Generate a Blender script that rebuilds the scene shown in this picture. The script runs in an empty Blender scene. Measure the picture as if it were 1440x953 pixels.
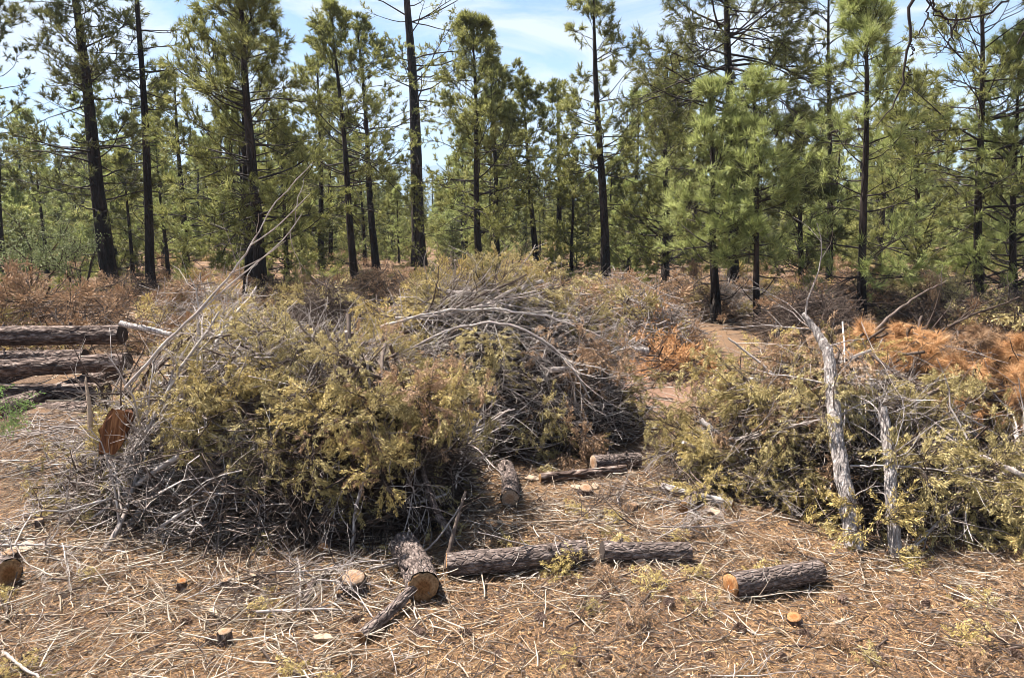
import bpy, math, random
import numpy as np
from mathutils import Matrix, Vector

R = math.radians
scene = bpy.context.scene
COL = scene.collection

# ------------------------------------------------------------------ camera
PITCH = R(9.0); CAM_H = 2.2; FPX = 1040.0
cam_data = bpy.data.cameras.new('camera')
cam_data.sensor_width = 36.0
cam_data.lens = 26.0
cam_data.clip_end = 20000
cam_data.clip_start = 0.05
cam = bpy.data.objects.new('camera', cam_data)
COL.objects.link(cam)
cam.location = (0, 0, CAM_H)
cam.rotation_euler = (R(90) - PITCH, 0, 0)
scene.camera = cam

# ------------------------------------------------------------------ light
SUN_TO = Vector((-0.50, 0.34, 1.05)).normalized()      # direction towards the sun
sun_el = math.asin(SUN_TO.z)
sun_az = math.atan2(SUN_TO.x, SUN_TO.y)                # clockwise from +Y
world = bpy.data.worlds.new('World')
scene.world = world
world.use_nodes = True
wn, wl = world.node_tree.nodes, world.node_tree.links
wn.clear()
w_out = wn.new('ShaderNodeOutputWorld')
w_bg = wn.new('ShaderNodeBackground')
w_sky = wn.new('ShaderNodeTexSky')
w_sky.sky_type = 'NISHITA'
w_sky.sun_disc = False
w_sky.sun_elevation = sun_el
w_sky.sun_rotation = sun_az
w_sky.altitude = 1800
w_sky.air_density = 1.0
w_sky.dust_density = 0.1
w_sky.ozone_density = 2.0
w_bg.inputs['Strength'].default_value = 0.05
tc = wn.new('ShaderNodeTexCoord')
mp = wn.new('ShaderNodeMapping'); mp.inputs['Scale'].default_value = (2.2, 2.2, 9.0)
mp.inputs['Rotation'].default_value = (0.12, 0.1, 0.4)
nz = wn.new('ShaderNodeTexNoise'); nz.inputs['Scale'].default_value = 1.5
nz.inputs['Detail'].default_value = 8; nz.inputs['Roughness'].default_value = 0.62
nz.inputs['Distortion'].default_value = 0.7
wl.new(tc.outputs['Generated'], mp.inputs['Vector']); wl.new(mp.outputs[0], nz.inputs['Vector'])
cr = wn.new('ShaderNodeValToRGB')
cr.color_ramp.elements[0].position = 0.41; cr.color_ramp.elements[0].color = (0.0, 0.0, 0.0, 1)
cr.color_ramp.elements[1].position = 0.55; cr.color_ramp.elements[1].color = (1, 1, 1, 1)
wl.new(nz.outputs['Fac'], cr.inputs['Fac'])
cm = wn.new('ShaderNodeMath'); cm.operation = 'MULTIPLY'; cm.inputs[1].default_value = 0.92
wl.new(cr.outputs[0], cm.inputs[0])
sp = wn.new('ShaderNodeSeparateXYZ'); wl.new(tc.outputs['Generated'], sp.inputs[0])
el_ = wn.new('ShaderNodeMapRange'); el_.interpolation_type = 'SMOOTHSTEP'
el_.inputs['From Min'].default_value = 0.35; el_.inputs['From Max'].default_value = 0.80
el_.inputs['To Min'].default_value = 1.0; el_.inputs['To Max'].default_value = 0.12
wl.new(sp.outputs['Z'], el_.inputs['Value'])
cm2 = wn.new('ShaderNodeMath'); cm2.operation = 'MULTIPLY'; wl.new(cm.outputs[0], cm2.inputs[0]); wl.new(el_.outputs[0], cm2.inputs[1])
mx = wn.new('ShaderNodeMix'); mx.data_type = 'RGBA'
mx.inputs['B'].default_value = (5.3, 5.4, 5.6, 1)
wl.new(cm2.outputs[0], mx.inputs['Factor'])
wl.new(w_sky.outputs[0], mx.inputs['A'])
wl.new(mx.outputs['Result'], w_bg.inputs['Color'])
wl.new(w_bg.outputs[0], w_out.inputs['Surface'])

sl = bpy.data.lights.new('sun', 'SUN')
sl.energy = 5.0
sl.angle = R(0.5)
sl.color = (1.0, 0.95, 0.88)
sun = bpy.data.objects.new('sun', sl)
COL.objects.link(sun)
sun.rotation_euler = (-SUN_TO).to_track_quat('-Z', 'Y').to_euler()
sun.location = (0, 0, 60)

vs = scene.view_settings
vs.view_transform = 'Standard'
vs.look = 'None'
vs.exposure = 1.85
vs.gamma = 1.0
vs.use_curve_mapping = False
cy = scene.cycles
cy.max_bounces = 6
cy.diffuse_bounces = 1
cy.glossy_bounces = 1
cy.transmission_bounces = 3
cy.volume_bounces = 0
cy.filter_width = 0.85


# ------------------------------------------------------------------ helpers
def ray(px, py):
    u = (px - 720) / FPX; v = (476.5 - py) / FPX
    return np.array([u, math.cos(PITCH) + v * math.sin(PITCH), -math.sin(PITCH) + v * math.cos(PITCH)])


def gh(x, y):
    """height of the ground sheet"""
    x = np.asarray(x, float); y = np.asarray(y, float)
    r = np.sqrt(x * x + y * y)
    near = np.exp(-((r - 6) / 60.0) ** 2)
    z = 0.035 * np.sin(x * 1.7 + 0.6) * np.cos(y * 1.3 + 0.2) + 0.02 * np.sin(x * 3.9 + y * 2.7)
    z += 0.05 * np.sin(x * 0.45 + 1.0) * np.sin(y * 0.5)
    far = 0.35 * np.sin(x * 0.06 + 0.8) * np.sin(y * 0.07 + 0.4) * np.clip((r - 12) / 40, 0, 1)
    return z * near + far


def G(px, py):
    """the point of the level ground seen at a pixel of the photograph"""
    d = ray(px, py); t = CAM_H / -d[2]
    x, y = d[0] * t, d[1] * t
    return np.array([x, y, float(gh(x, y))])


def at(px, py, Y):
    d = ray(px, py); t = Y / d[1]
    return np.array([d[0] * t, Y, CAM_H + d[2] * t])


def nrm(a):
    return a / np.maximum(np.linalg.norm(a, axis=-1, keepdims=True), 1e-9)


class Geo:
    def __init__(self): self.V = []; self.T = []; self.Q = []; self.n = 0
    def add(self, V, T=None, Q=None):
        V = np.asarray(V, float).reshape(-1, 3)
        self.V.append(V)
        if T is not None and len(T): self.T.append(np.asarray(T, np.int64).reshape(-1, 3) + self.n)
        if Q is not None and len(Q): self.Q.append(np.asarray(Q, np.int64).reshape(-1, 4) + self.n)
        self.n += len(V)
    def arrays(self):
        V = np.concatenate(self.V)
        T = np.concatenate(self.T) if self.T else np.zeros((0, 3), np.int64)
        Q = np.concatenate(self.Q) if self.Q else np.zeros((0, 4), np.int64)
        return V, T, Q
    def mesh(self, name, mat, smooth=True):
        V, T, Q = self.arrays()
        me = bpy.data.meshes.new(name)
        me.vertices.add(len(V)); me.vertices.foreach_set('co', V.astype(np.float32).ravel())
        idx = np.concatenate([T.ravel(), Q.ravel()]).astype(np.int32)
        me.loops.add(len(idx)); me.loops.foreach_set('vertex_index', idx)
        st = np.concatenate([np.arange(len(T)) * 3, len(T) * 3 + np.arange(len(Q)) * 4]).astype(np.int32)
        me.polygons.add(len(st)); me.polygons.foreach_set('loop_start', st)
        me.polygons.foreach_set('use_smooth', np.full(len(st), smooth, dtype=bool))
        me.update(calc_edges=True)
        me.materials.append(mat)
        return me


def link(name, me, parent=None, loc=None):
    o = bpy.data.objects.new(name, me)
    COL.objects.link(o)
    if parent is not None: o.parent = parent
    if loc is not None: o.location = loc
    return o


def tag(o, label=None, cat=None, group=None, kind=None):
    if label: o['label'] = label
    if cat: o['category'] = cat
    if group: o['group'] = group
    if kind: o['kind'] = kind
    return o


def tubes(geo, P, Rd, S, cap=False, jit=None, rng=None):
    """P (N,K,3) centre lines, Rd (N,K) radii, S sides"""
    P = np.asarray(P, float); Rd = np.asarray(Rd, float)
    N, K, _ = P.shape
    T = nrm(np.gradient(P, axis=1))
    D = nrm(P[:, -1] - P[:, 0] + 1e-9)
    ref = np.where(np.abs(D[:, 2:3]) > 0.8, np.array([[1.0, 0.1, 0]]), np.array([[0.05, 0.1, 1.0]]))
    ref = np.cross(D, ref)[:, None, :]
    U = nrm(ref - (ref * T).sum(-1, keepdims=True) * T)
    W = np.cross(T, U)
    a = np.arange(S) / S * 2 * math.pi
    rr = Rd[:, :, None, None]
    if jit is not None: rr = rr * (1 + jit * rng.normal(size=(N, K, S, 1)))
    V = P[:, :, None, :] + rr * (np.cos(a)[None, None, :, None] * U[:, :, None, :] + np.sin(a)[None, None, :, None] * W[:, :, None, :])
    n = np.arange(N)[:, None, None] * K * S; k = np.arange(K - 1)[None, :, None] * S; s = np.arange(S)[None, None, :]
    s2 = (s + 1) % S
    Q = np.stack([n + k + s, n + k + s2, n + k + S + s2, n + k + S + s], -1).reshape(-1, 4)
    geo.add(V.reshape(-1, 3), Q=Q)
    if cap:
        base = np.concatenate([V[:, 0].reshape(N, S, 3), P[:, 0][:, None, :]], 1)
        s = np.arange(S)[None, :]; o = np.arange(N)[:, None] * (S + 1)
        Tt = np.stack([o + (s + 1) % S, o + s, o + S + 0 * s], -1).reshape(-1, 3)
        geo.add(base.reshape(-1, 3), T=Tt)


def grow(rng, start, d, L, K, bend=0.2, bias=(0, 0, 0)):
    """N random curved centre lines"""
    start = np.asarray(start, float); d = nrm(np.asarray(d, float)); L = np.asarray(L, float)
    N = len(start); P = np.zeros((N, K, 3)); P[:, 0] = start
    b = np.asarray(bias, float)
    swing = rng.normal(size=(N, 3)) * bend * 0.6
    for k in range(1, K):
        d = nrm(d + swing + rng.normal(size=(N, 3)) * bend + b)
        P[:, k] = P[:, k - 1] + d * (L / (K - 1))[:, None]
    return P


def on(rng, P, idx, t):
    """points and tangents on the lines P[idx] at t"""
    K = P.shape[1]
    f = np.clip(t, 0, 0.999) * (K - 1); i = f.astype(int); w = (f - i)[:, None]
    A = P[idx, i]; B = P[idx, i + 1]
    return A * (1 - w) + B * w, nrm(B - A)


def aside(rng, T, ang, flat=None):
    """directions turned away from T by ang; flat squeezes the fan along z"""
    p = rng.normal(size=T.shape)
    if flat is not None: p[:, 2] *= flat
    p = nrm(p - (p * T).sum(-1, keepdims=True) * T)
    return nrm(np.cos(ang)[:, None] * T + np.sin(ang)[:, None] * p)


def needles(geo, rng, C, D, M, length, width, spread=0.9):
    """tufts of needle-shaped triangles at C pointing about D"""
    N = len(C)
    C = np.repeat(C, M, 0); D = np.repeat(D, M, 0)
    d = nrm(D + rng.normal(size=D.shape) * spread * 0.6)
    L = length * rng.uniform(0.7, 1.15, size=(N * M, 1)) * np.repeat(rng.uniform(0.55, 1.25, (N, 1)), M, 0)
    side = nrm(np.cross(d, rng.normal(size=d.shape))) * width * 0.5
    b = C - D * rng.uniform(0, 0.6, size=(N * M, 1)) * length + d * 0.01
    V = np.stack([b - side, b + side, b + d * L], 1)
    geo.add(V.reshape(-1, 3), T=np.arange(N * M * 3).reshape(-1, 3))


def sprigs(geo, rng, C, D, length, width):
    """little diamond-shaped scale-leaf sprigs"""
    N = len(C)
    L = length * rng.uniform(0.6, 1.3, size=(N, 1))
    side = nrm(np.cross(D, rng.normal(size=D.shape))) * width * 0.5 * rng.uniform(0.7, 1.3, size=(N, 1))
    kink = rng.normal(size=(N, 3)) * 0.006
    m = C + D * L * 0.55 + kink
    V = np.stack([C, m - side, C + D * L, m + side], 1)
    geo.add(V.reshape(-1, 3), Q=np.arange(N * 4).reshape(-1, 4))


# ------------------------------------------------------------------ materials
def material(name, cols, scale=8.0, stretch=(1, 1, 1), rough=0.85, bump=0.0, bscale=None, bdist=0.01, island=0.0,
             obj=0.0, transl=0.0, detail=6, coord='Object', spec=0.2, vor=0.0):
    m = bpy.data.materials.new(name); m.use_nodes = True
    n, l = m.node_tree.nodes, m.node_tree.links
    n.clear()
    out = n.new('ShaderNodeOutputMaterial'); bs = n.new('ShaderNodeBsdfPrincipled')
    bs.inputs['Roughness'].default_value = rough
    bs.inputs['Specular IOR Level'].default_value = spec
    t = n.new('ShaderNodeTexCoord'); mpn = n.new('ShaderNodeMapping'); mpn.inputs['Scale'].default_value = stretch
    l.new(t.outputs[coord], mpn.inputs['Vector'])
    no = n.new('ShaderNodeTexNoise'); no.inputs['Scale'].default_value = scale; no.inputs['Detail'].default_value = detail
    no.inputs['Roughness'].default_value = 0.65
    l.new(mpn.outputs[0], no.inputs['Vector'])
    fac = no.outputs['Fac']
    mr = n.new('ShaderNodeMapRange'); mr.inputs['From Min'].default_value = 0.28; mr.inputs['From Max'].default_value = 0.72
    l.new(fac, mr.inputs['Value']); fac = mr.outputs[0]
    def blend(f, other, k):
        a = n.new('ShaderNodeMix'); a.data_type = 'FLOAT'; a.inputs[0].default_value = k
        l.new(f, a.inputs[2]); l.new(other, a.inputs[3]); return a.outputs[0]
    if island:
        g = n.new('ShaderNodeNewGeometry'); fac = blend(fac, g.outputs['Random Per Island'], island)
    if obj:
        oi = n.new('ShaderNodeObjectInfo'); fac = blend(fac, oi.outputs['Random'], obj)
    rp = n.new('ShaderNodeValToRGB')
    el = rp.color_ramp.elements
    el[0].position = 0.0; el[0].color = (*cols[0], 1); el[1].position = 1.0; el[1].color = (*cols[-1], 1)
    for i, c in enumerate(cols[1:-1]):
        e = el.new((i + 1) / (len(cols) - 1)); e.color = (*c, 1)
    l.new(fac, rp.inputs['Fac'])
    l.new(rp.outputs[0], bs.inputs['Base Color'])
    if bump:
        bn = n.new('ShaderNodeTexNoise'); bn.inputs['Scale'].default_value = bscale or scale; bn.inputs['Detail'].default_value = 5
        l.new(mpn.outputs[0], bn.inputs['Vector'])
        h = bn.outputs['Fac']
        if vor:
            v = n.new('ShaderNodeTexVoronoi'); v.feature = 'DISTANCE_TO_EDGE'; v.inputs['Scale'].default_value = vor
            l.new(mpn.outputs[0], v.inputs['Vector'])
            q = n.new('ShaderNodeMath'); q.operation = 'MINIMUM'; q.inputs[1].default_value = 0.18
            l.new(v.outputs[0], q.inputs[0])
            ad = n.new('ShaderNodeMath'); ad.operation = 'MULTIPLY_ADD'; ad.inputs[1].default_value = 3.5
            l.new(q.outputs[0], ad.inputs[0]); l.new(h, ad.inputs[2]); h = ad.outputs[0]
        bp = n.new('ShaderNodeBump'); bp.inputs['Strength'].default_value = bump; bp.inputs['Distance'].default_value = bdist
        l.new(h, bp.inputs['Height']); l.new(bp.outputs[0], bs.inputs['Normal'])
    sh = bs.outputs[0]
    if transl:
        tr = n.new('ShaderNodeBsdfTranslucent'); l.new(rp.outputs[0], tr.inputs['Color'])
        ms = n.new('ShaderNodeMixShader'); ms.inputs[0].default_value = transl
        l.new(sh, ms.inputs[1]); l.new(tr.outputs[0], ms.inputs[2]); sh = ms.outputs[0]
    l.new(sh, out.inputs['Surface'])
    return m


def rings_material(name, pale, dark, heart):
    """sawn end grain: rings round the local Z axis, cracks, a darker heart"""
    m = bpy.data.materials.new(name); m.use_nodes = True
    n, l = m.node_tree.nodes, m.node_tree.links
    bs = n['Principled BSDF']; bs.inputs['Roughness'].default_value = 0.8; bs.inputs['Specular IOR Level'].default_value = 0.15
    t = n.new('ShaderNodeTexCoord')
    w = n.new('ShaderNodeTexWave'); w.wave_type = 'RINGS'; w.rings_direction = 'Z'; w.inputs['Scale'].default_value = 9
    w.inputs['Distortion'].default_value = 1.4; w.inputs['Detail'].default_value = 2
    l.new(t.outputs['Object'], w.inputs['Vector'])
    no = n.new('ShaderNodeTexNoise'); no.inputs['Scale'].default_value = 2.2; no.inputs['Detail'].default_value = 6
    l.new(t.outputs['Object'], no.inputs['Vector'])
    mixf = n.new('ShaderNodeMix'); mixf.data_type = 'FLOAT'; mixf.inputs[0].default_value = 0.6
    l.new(w.outputs['Fac'], mixf.inputs[2]); l.new(no.outputs['Fac'], mixf.inputs[3])
    rp = n.new('ShaderNodeValToRGB')
    rp.color_ramp.elements[0].position = 0.32; rp.color_ramp.elements[0].color = (*dark, 1)
    rp.color_ramp.elements[1].position = 0.66; rp.color_ramp.elements[1].color = (*pale, 1)
    l.new(mixf.outputs[0], rp.inputs['Fac'])
    gr = n.new('ShaderNodeTexNoise'); gr.inputs['Scale'].default_value = 6; gr.inputs['Detail'].default_value = 8; gr.inputs['Roughness'].default_value = 0.8
    l.new(t.outputs['Object'], gr.inputs['Vector'])
    gp = n.new('ShaderNodeValToRGB'); gp.color_ramp.elements[0].position = 0.36; gp.color_ramp.elements[0].color = (0.30, 0.26, 0.24, 1)
    gp.color_ramp.elements[1].position = 0.56; gp.color_ramp.elements[1].color = (1, 1, 1, 1); l.new(gr.outputs['Fac'], gp.inputs['Fac'])
    ln = n.new('ShaderNodeVectorMath'); ln.operation = 'LENGTH'; l.new(t.outputs['Object'], ln.inputs[0])
    hr = n.new('ShaderNodeMapRange'); hr.inputs['From Min'].default_value = 0.35; hr.inputs['From Max'].default_value = 0.62
    l.new(ln.outputs['Value'], hr.inputs['Value'])
    mc = n.new('ShaderNodeMix'); mc.data_type = 'RGBA'; l.new(hr.outputs[0], mc.inputs['Factor'])
    mul = n.new('ShaderNodeMix'); mul.data_type = 'RGBA'; mul.blend_type = 'MULTIPLY'; mul.inputs['Factor'].default_value = 1
    mul.inputs['B'].default_value = (*heart, 1); l.new(rp.outputs[0], mul.inputs['A'])
    l.new(mul.outputs['Result'], mc.inputs['A']); l.new(rp.outputs[0], mc.inputs['B'])
    dirty = n.new('ShaderNodeMix'); dirty.data_type = 'RGBA'; dirty.blend_type = 'MULTIPLY'; dirty.inputs['Factor'].default_value = 1
    l.new(mc.outputs['Result'], dirty.inputs['A']); l.new(gp.outputs[0], dirty.inputs['B'])
    l.new(dirty.outputs['Result'], bs.inputs['Base Color'])
    bp = n.new('ShaderNodeBump'); bp.inputs['Strength'].default_value = 0.5; bp.inputs['Distance'].default_value = 0.004
    l.new(mixf.outputs[0], bp.inputs['Height']); l.new(bp.outputs[0], bs.inputs['Normal'])
    return m


M_NEEDLE = material('pine_needles', [(0.028, 0.033, 0.010), (0.21, 0.215, 0.060), (0.60, 0.57, 0.23)], scale=1.1, island=0.4, obj=0.2, transl=0.42, rough=0.6, spec=0.3)
M_YOUNG = material('young_pine_needles', [(0.050, 0.065, 0.018), (0.33, 0.37, 0.115), (0.70, 0.70, 0.32)], scale=0.6, island=0.5, obj=0.1, transl=0.4, rough=0.55, spec=0.35)
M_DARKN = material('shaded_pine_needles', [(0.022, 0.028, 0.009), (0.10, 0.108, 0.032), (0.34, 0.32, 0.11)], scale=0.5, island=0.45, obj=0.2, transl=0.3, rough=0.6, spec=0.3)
M_TRUNK = material('pine_bark', [(0.006, 0.004, 0.0035), (0.020, 0.014, 0.011), (0.085, 0.060, 0.048)], scale=5, stretch=(1, 1, 0.25), bump=0.9, bscale=6, bdist=0.03, obj=0.15, vor=7)
M_LIMB = material('pine_limb_bark', [(0.016, 0.012, 0.010), (0.055, 0.042, 0.036)], scale=3, island=0.3)
M_LEAF = material('broad_leaves', [(0.05, 0.065, 0.022), (0.20, 0.235, 0.09), (0.50, 0.53, 0.29)], scale=2.0, island=0.6, transl=0.2, rough=0.6, spec=0.2)
M_JUNI = material('olive_juniper_foliage', [(0.05, 0.040, 0.016), (0.40, 0.315, 0.125), (0.86, 0.72, 0.38)], scale=3, island=0.45, obj=0.25, transl=0.15, rough=0.65)
M_JUNY = material('yellowed_juniper_foliage', [(0.16, 0.115, 0.035), (0.54, 0.41, 0.15), (0.84, 0.67, 0.31)], scale=3, island=0.45, obj=0.25, transl=0.15, rough=0.65)
M_JUNB = material('browned_juniper_foliage', [(0.13, 0.08, 0.045), (0.40, 0.25, 0.145), (0.66, 0.47, 0.30)], scale=3, island=0.45, obj=0.25, transl=0.15, rough=0.7)
M_ORAN = material('dead_orange_needles', [(0.16, 0.075, 0.03), (0.56, 0.30, 0.13), (0.86, 0.58, 0.33)], scale=3, island=0.5, obj=0.2, transl=0.35, rough=0.6)
M_GREY = material('weathered_grey_wood', [(0.045, 0.034, 0.028), (0.30, 0.25, 0.22), (0.74, 0.67, 0.61)], scale=14, island=0.5, obj=0.2, bump=0.3, bdist=0.004)
M_TWIG = material('brown_twig_bark', [(0.020, 0.013, 0.010), (0.075, 0.052, 0.040), (0.25, 0.195, 0.16)], scale=12, island=0.45, obj=0.3)  # brown bark, kept extra dark to paint shade inside the brush piles
M_SHRED = material('shredding_juniper_bark', [(0.06, 0.045, 0.04), (0.32, 0.275, 0.25), (0.70, 0.64, 0.59)], scale=60, stretch=(1, 1, 0.10), bump=1.0, bscale=70, bdist=0.02)
M_LOGB = material('log_bark', [(0.02, 0.014, 0.011), (0.12, 0.088, 0.075), (0.38, 0.30, 0.26)], scale=42, stretch=(1, 1, 0.45), bump=1.0, bscale=46, bdist=0.018, vor=38)
M_LOGR = material('reddish_log_bark', [(0.012, 0.008, 0.006), (0.09, 0.058, 0.046), (0.40, 0.31, 0.26)], scale=22, stretch=(1, 1, 0.3), bump=1.0, bscale=26, bdist=0.03, vor=20)
M_CUT = rings_material('sawn_end_grain', (0.42, 0.26, 0.13), (0.20, 0.10, 0.045), (0.70, 0.55, 0.40))
M_CUTP = rings_material('pale_sawn_end_grain', (0.50, 0.36, 0.25), (0.27, 0.165, 0.10), (0.95, 0.80, 0.68))
M_CUTO = rings_material('orange_sawn_end_grain', (0.56, 0.31, 0.14), (0.28, 0.125, 0.05), (0.85, 0.65, 0.5))
M_CHUNK = material('split_heartwood', [(0.03, 0.012, 0.007), (0.14, 0.055, 0.022), (0.36, 0.17, 0.07)], scale=30, stretch=(1, 1, 0.1), bump=0.7, bscale=16, bdist=0.01)
M_CHIP = material('pale_wood_chips', [(0.24, 0.15, 0.09), (0.56, 0.43, 0.31)], scale=30, island=0.4, stretch=(0.3, 1, 1))
M_CONE = material('pine_cone_scales', [(0.05, 0.03, 0.022), (0.15, 0.095, 0.07), (0.30, 0.21, 0.16)], scale=20, island=0.6)
M_STRAW = material('fallen_needles', [(0.05, 0.025, 0.013), (0.26, 0.14, 0.065), (0.62, 0.40, 0.20)], scale=2, island=0.65, rough=0.6)
M_LITTW = material('litter_twig_bark', [(0.07, 0.045, 0.035), (0.30, 0.235, 0.17), (0.68, 0.60, 0.50)], scale=8, island=0.75)
M_MOUNT = material('mountain_forest', [(0.04, 0.05, 0.03), (0.09, 0.10, 0.06)], scale=0.004, coord='Object')
M_SAGE = material('green_sprig_leaves', [(0.12, 0.22, 0.05), (0.3, 0.45, 0.13)], scale=5, island=0.5, transl=0.35)

# ground: brown duff, orange needle drifts, paler dust
m = bpy.data.materials.new('forest_floor'); m.use_nodes = True
n, l = m.node_tree.nodes, m.node_tree.links
bs = n['Principled BSDF']; bs.inputs['Roughness'].default_value = 0.95; bs.inputs['Specular IOR Level'].default_value = 0.1
t = n.new('ShaderNodeTexCoord')
def _noise(s, d=6, r=0.6):
    q = n.new('ShaderNodeTexNoise'); q.inputs['Scale'].default_value = s; q.inputs['Detail'].default_value = d
    q.inputs['Roughness'].default_value = r; l.new(t.outputs['Object'], q.inputs['Vector']); return q.outputs['Fac']
def _ramp(f, stops):
    rp = n.new('ShaderNodeValToRGB'); el = rp.color_ramp.elements
    el[0].position, el[0].color = stops[0][0], (*stops[0][1], 1); el[1].position, el[1].color = stops[-1][0], (*stops[-1][1], 1)
    for p, c in stops[1:-1]:
        e = el.new(p); e.color = (*c, 1)
    l.new(f, rp.inputs['Fac']); return rp.outputs[0]
def _mix(f, a, b):
    q = n.new('ShaderNodeMix'); q.data_type = 'RGBA'; l.new(f, q.inputs['Factor']); l.new(a, q.inputs['A']); l.new(b, q.inputs['B']); return q.outputs['Result']
fine = _ramp(_noise(55, 8, 0.75), [(0.30, (0.025, 0.015, 0.010)), (0.5, (0.13, 0.082, 0.055)), (0.70, (0.36, 0.25, 0.175))])
orange = _ramp(_noise(70, 8, 0.75), [(0.30, (0.045, 0.027, 0.016)), (0.5, (0.20, 0.118, 0.066)), (0.70, (0.46, 0.31, 0.19))])
patch = _ramp(_noise(1.1, 6, 0.6), [(0.42, (0, 0, 0)), (0.60, (1, 1, 1))])
c1 = _mix(patch, fine, orange)
# the bare reddish dirt of the clearing
vd = n.new('ShaderNodeVectorMath'); vd.operation = 'DISTANCE'; vd.inputs[1].default_value = (2.3, 10.6, 0); l.new(t.outputs['Object'], vd.inputs[0])
dn = n.new('ShaderNodeMath'); dn.operation = 'MULTIPLY_ADD'; dn.inputs[1].default_value = 2.2; l.new(_noise(1.6), dn.inputs[0]); l.new(vd.outputs['Value'], dn.inputs[2])
dm = n.new('ShaderNodeMapRange'); dm.inputs['From Min'].default_value = 3.6; dm.inputs['From Max'].default_value = 2.4; l.new(dn.outputs[0], dm.inputs['Value'])
dirt = _ramp(_noise(24, 8, 0.7), [(0.3, (0.15, 0.085, 0.055)), (0.7, (0.34, 0.205, 0.14))])
c1 = _mix(dm.outputs[0], c1, dirt)
l.new(c1, bs.inputs['Base Color'])
bp = n.new('ShaderNodeBump'); bp.inputs['Strength'].default_value = 1.0; bp.inputs['Distance'].default_value = 0.035
l.new(_noise(38, 8, 0.75), bp.inputs['Height']); l.new(bp.outputs[0], bs.inputs['Normal'])
M_GROUND = m

# ------------------------------------------------------------------ setting: ground, mountains, haze
rr = np.concatenate([[0.0], np.geomspace(0.6, 4800, 300)])
NA = 220
aa = np.arange(NA) / NA * 2 * math.pi
X = rr[:, None] * np.cos(aa)[None]; Y = rr[:, None] * np.sin(aa)[None]
g = Geo()
k = np.arange(len(rr) - 1)[:, None] * NA; s = np.arange(NA)[None]
g.add(np.stack([X, Y, gh(X, Y)], -1).reshape(-1, 3), Q=np.stack([k + s, k + NA + s, k + NA + (s + 1) % NA, k + (s + 1) % NA], -1)[1:].reshape(-1, 4))
g.add([[0, 0, float(gh(0, 0))]]); 
V, T_, Q_ = g.arrays()
g = Geo(); g.add(V, T=np.stack([np.full(NA, len(V) - 1), NA + np.arange(NA), NA + (np.arange(NA) + 1) % NA], -1), Q=Q_)
tag(link('ground', g.mesh('ground', M_GROUND)), kind='structure')

rng = np.random.default_rng(5)
nx, ny = 260, 26
xs = np.linspace(-4200, 4200, nx); ys = np.linspace(0, 1, ny)
prof = 250 + 70 * np.exp(-((xs - 330) / 330) ** 2) + 55 * np.exp(-((xs + 450) / 420) ** 2) + 20 * np.sin(xs / 210) + 9 * np.sin(xs / 57 + 1)
hh = prof[None, :] * (np.sin(np.clip(ys, 0, 1) * math.pi / 2)[:, None]) ** 1.2
fold = np.sin(xs[None, :] / 90 + 3 * ys[:, None]) * np.sin(ys[:, None] * math.pi) * 24 + np.sin(xs[None, :] / 37 + 7 * ys[:, None]) * np.sin(ys[:, None] * math.pi) * 9
hh = np.maximum(hh + fold, -1)
g = Geo()
yy = 3000 + ys * 900
VV = np.stack([np.broadcast_to(xs[None], (ny, nx)), np.broadcast_to(yy[:, None], (ny, nx)), hh - 0.5], -1)
k = np.arange(ny - 1)[:, None] * nx; s = np.arange(nx - 1)[None]
g.add(VV.reshape(-1, 3), Q=np.stack([k + s, k + s + 1, k + nx + s + 1, k + nx + s], -1).reshape(-1, 4))
back = np.stack([xs, np.full(nx, 4500.0), np.full(nx, -1.0)], -1)
g.add(np.concatenate([VV[-1], back]), Q=np.stack([np.arange(nx - 1), np.arange(1, nx), nx + np.arange(1, nx), nx + np.arange(nx - 1)], -1))
tag(link('mountain_ridge', g.mesh('mountain_ridge', M_MOUNT)), 'forested mountain ridge fading to blue beyond the pines', kind='structure')

mh = bpy.data.materials.new('haze'); mh.use_nodes = True
n, l = mh.node_tree.nodes, mh.node_tree.links
n.clear()
o_ = n.new('ShaderNodeOutputMaterial'); pv = n.new('ShaderNodeVolumePrincipled')
pv.inputs['Color'].default_value = (0.55, 0.75, 1.0, 1); pv.inputs['Density'].default_value = 0.00028
pv.inputs['Anisotropy'].default_value = 0.0
l.new(pv.outputs[0], o_.inputs['Volume'])
g = Geo()
B = 5200.0
bv = [(-B, -B, -3), (B, -B, -3), (B, B, -3), (-B, B, -3), (-B, -B, 420), (B, -B, 420), (B, B, 420), (-B, B, 420)]
g.add(bv, Q=[(0, 3, 2, 1), (4, 5, 6, 7), (0, 1, 5, 4), (1, 2, 6, 5), (2, 3, 7, 6), (3, 0, 4, 7)])
tag(link('haze', g.mesh('haze', mh, False)), kind='stuff')


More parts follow.
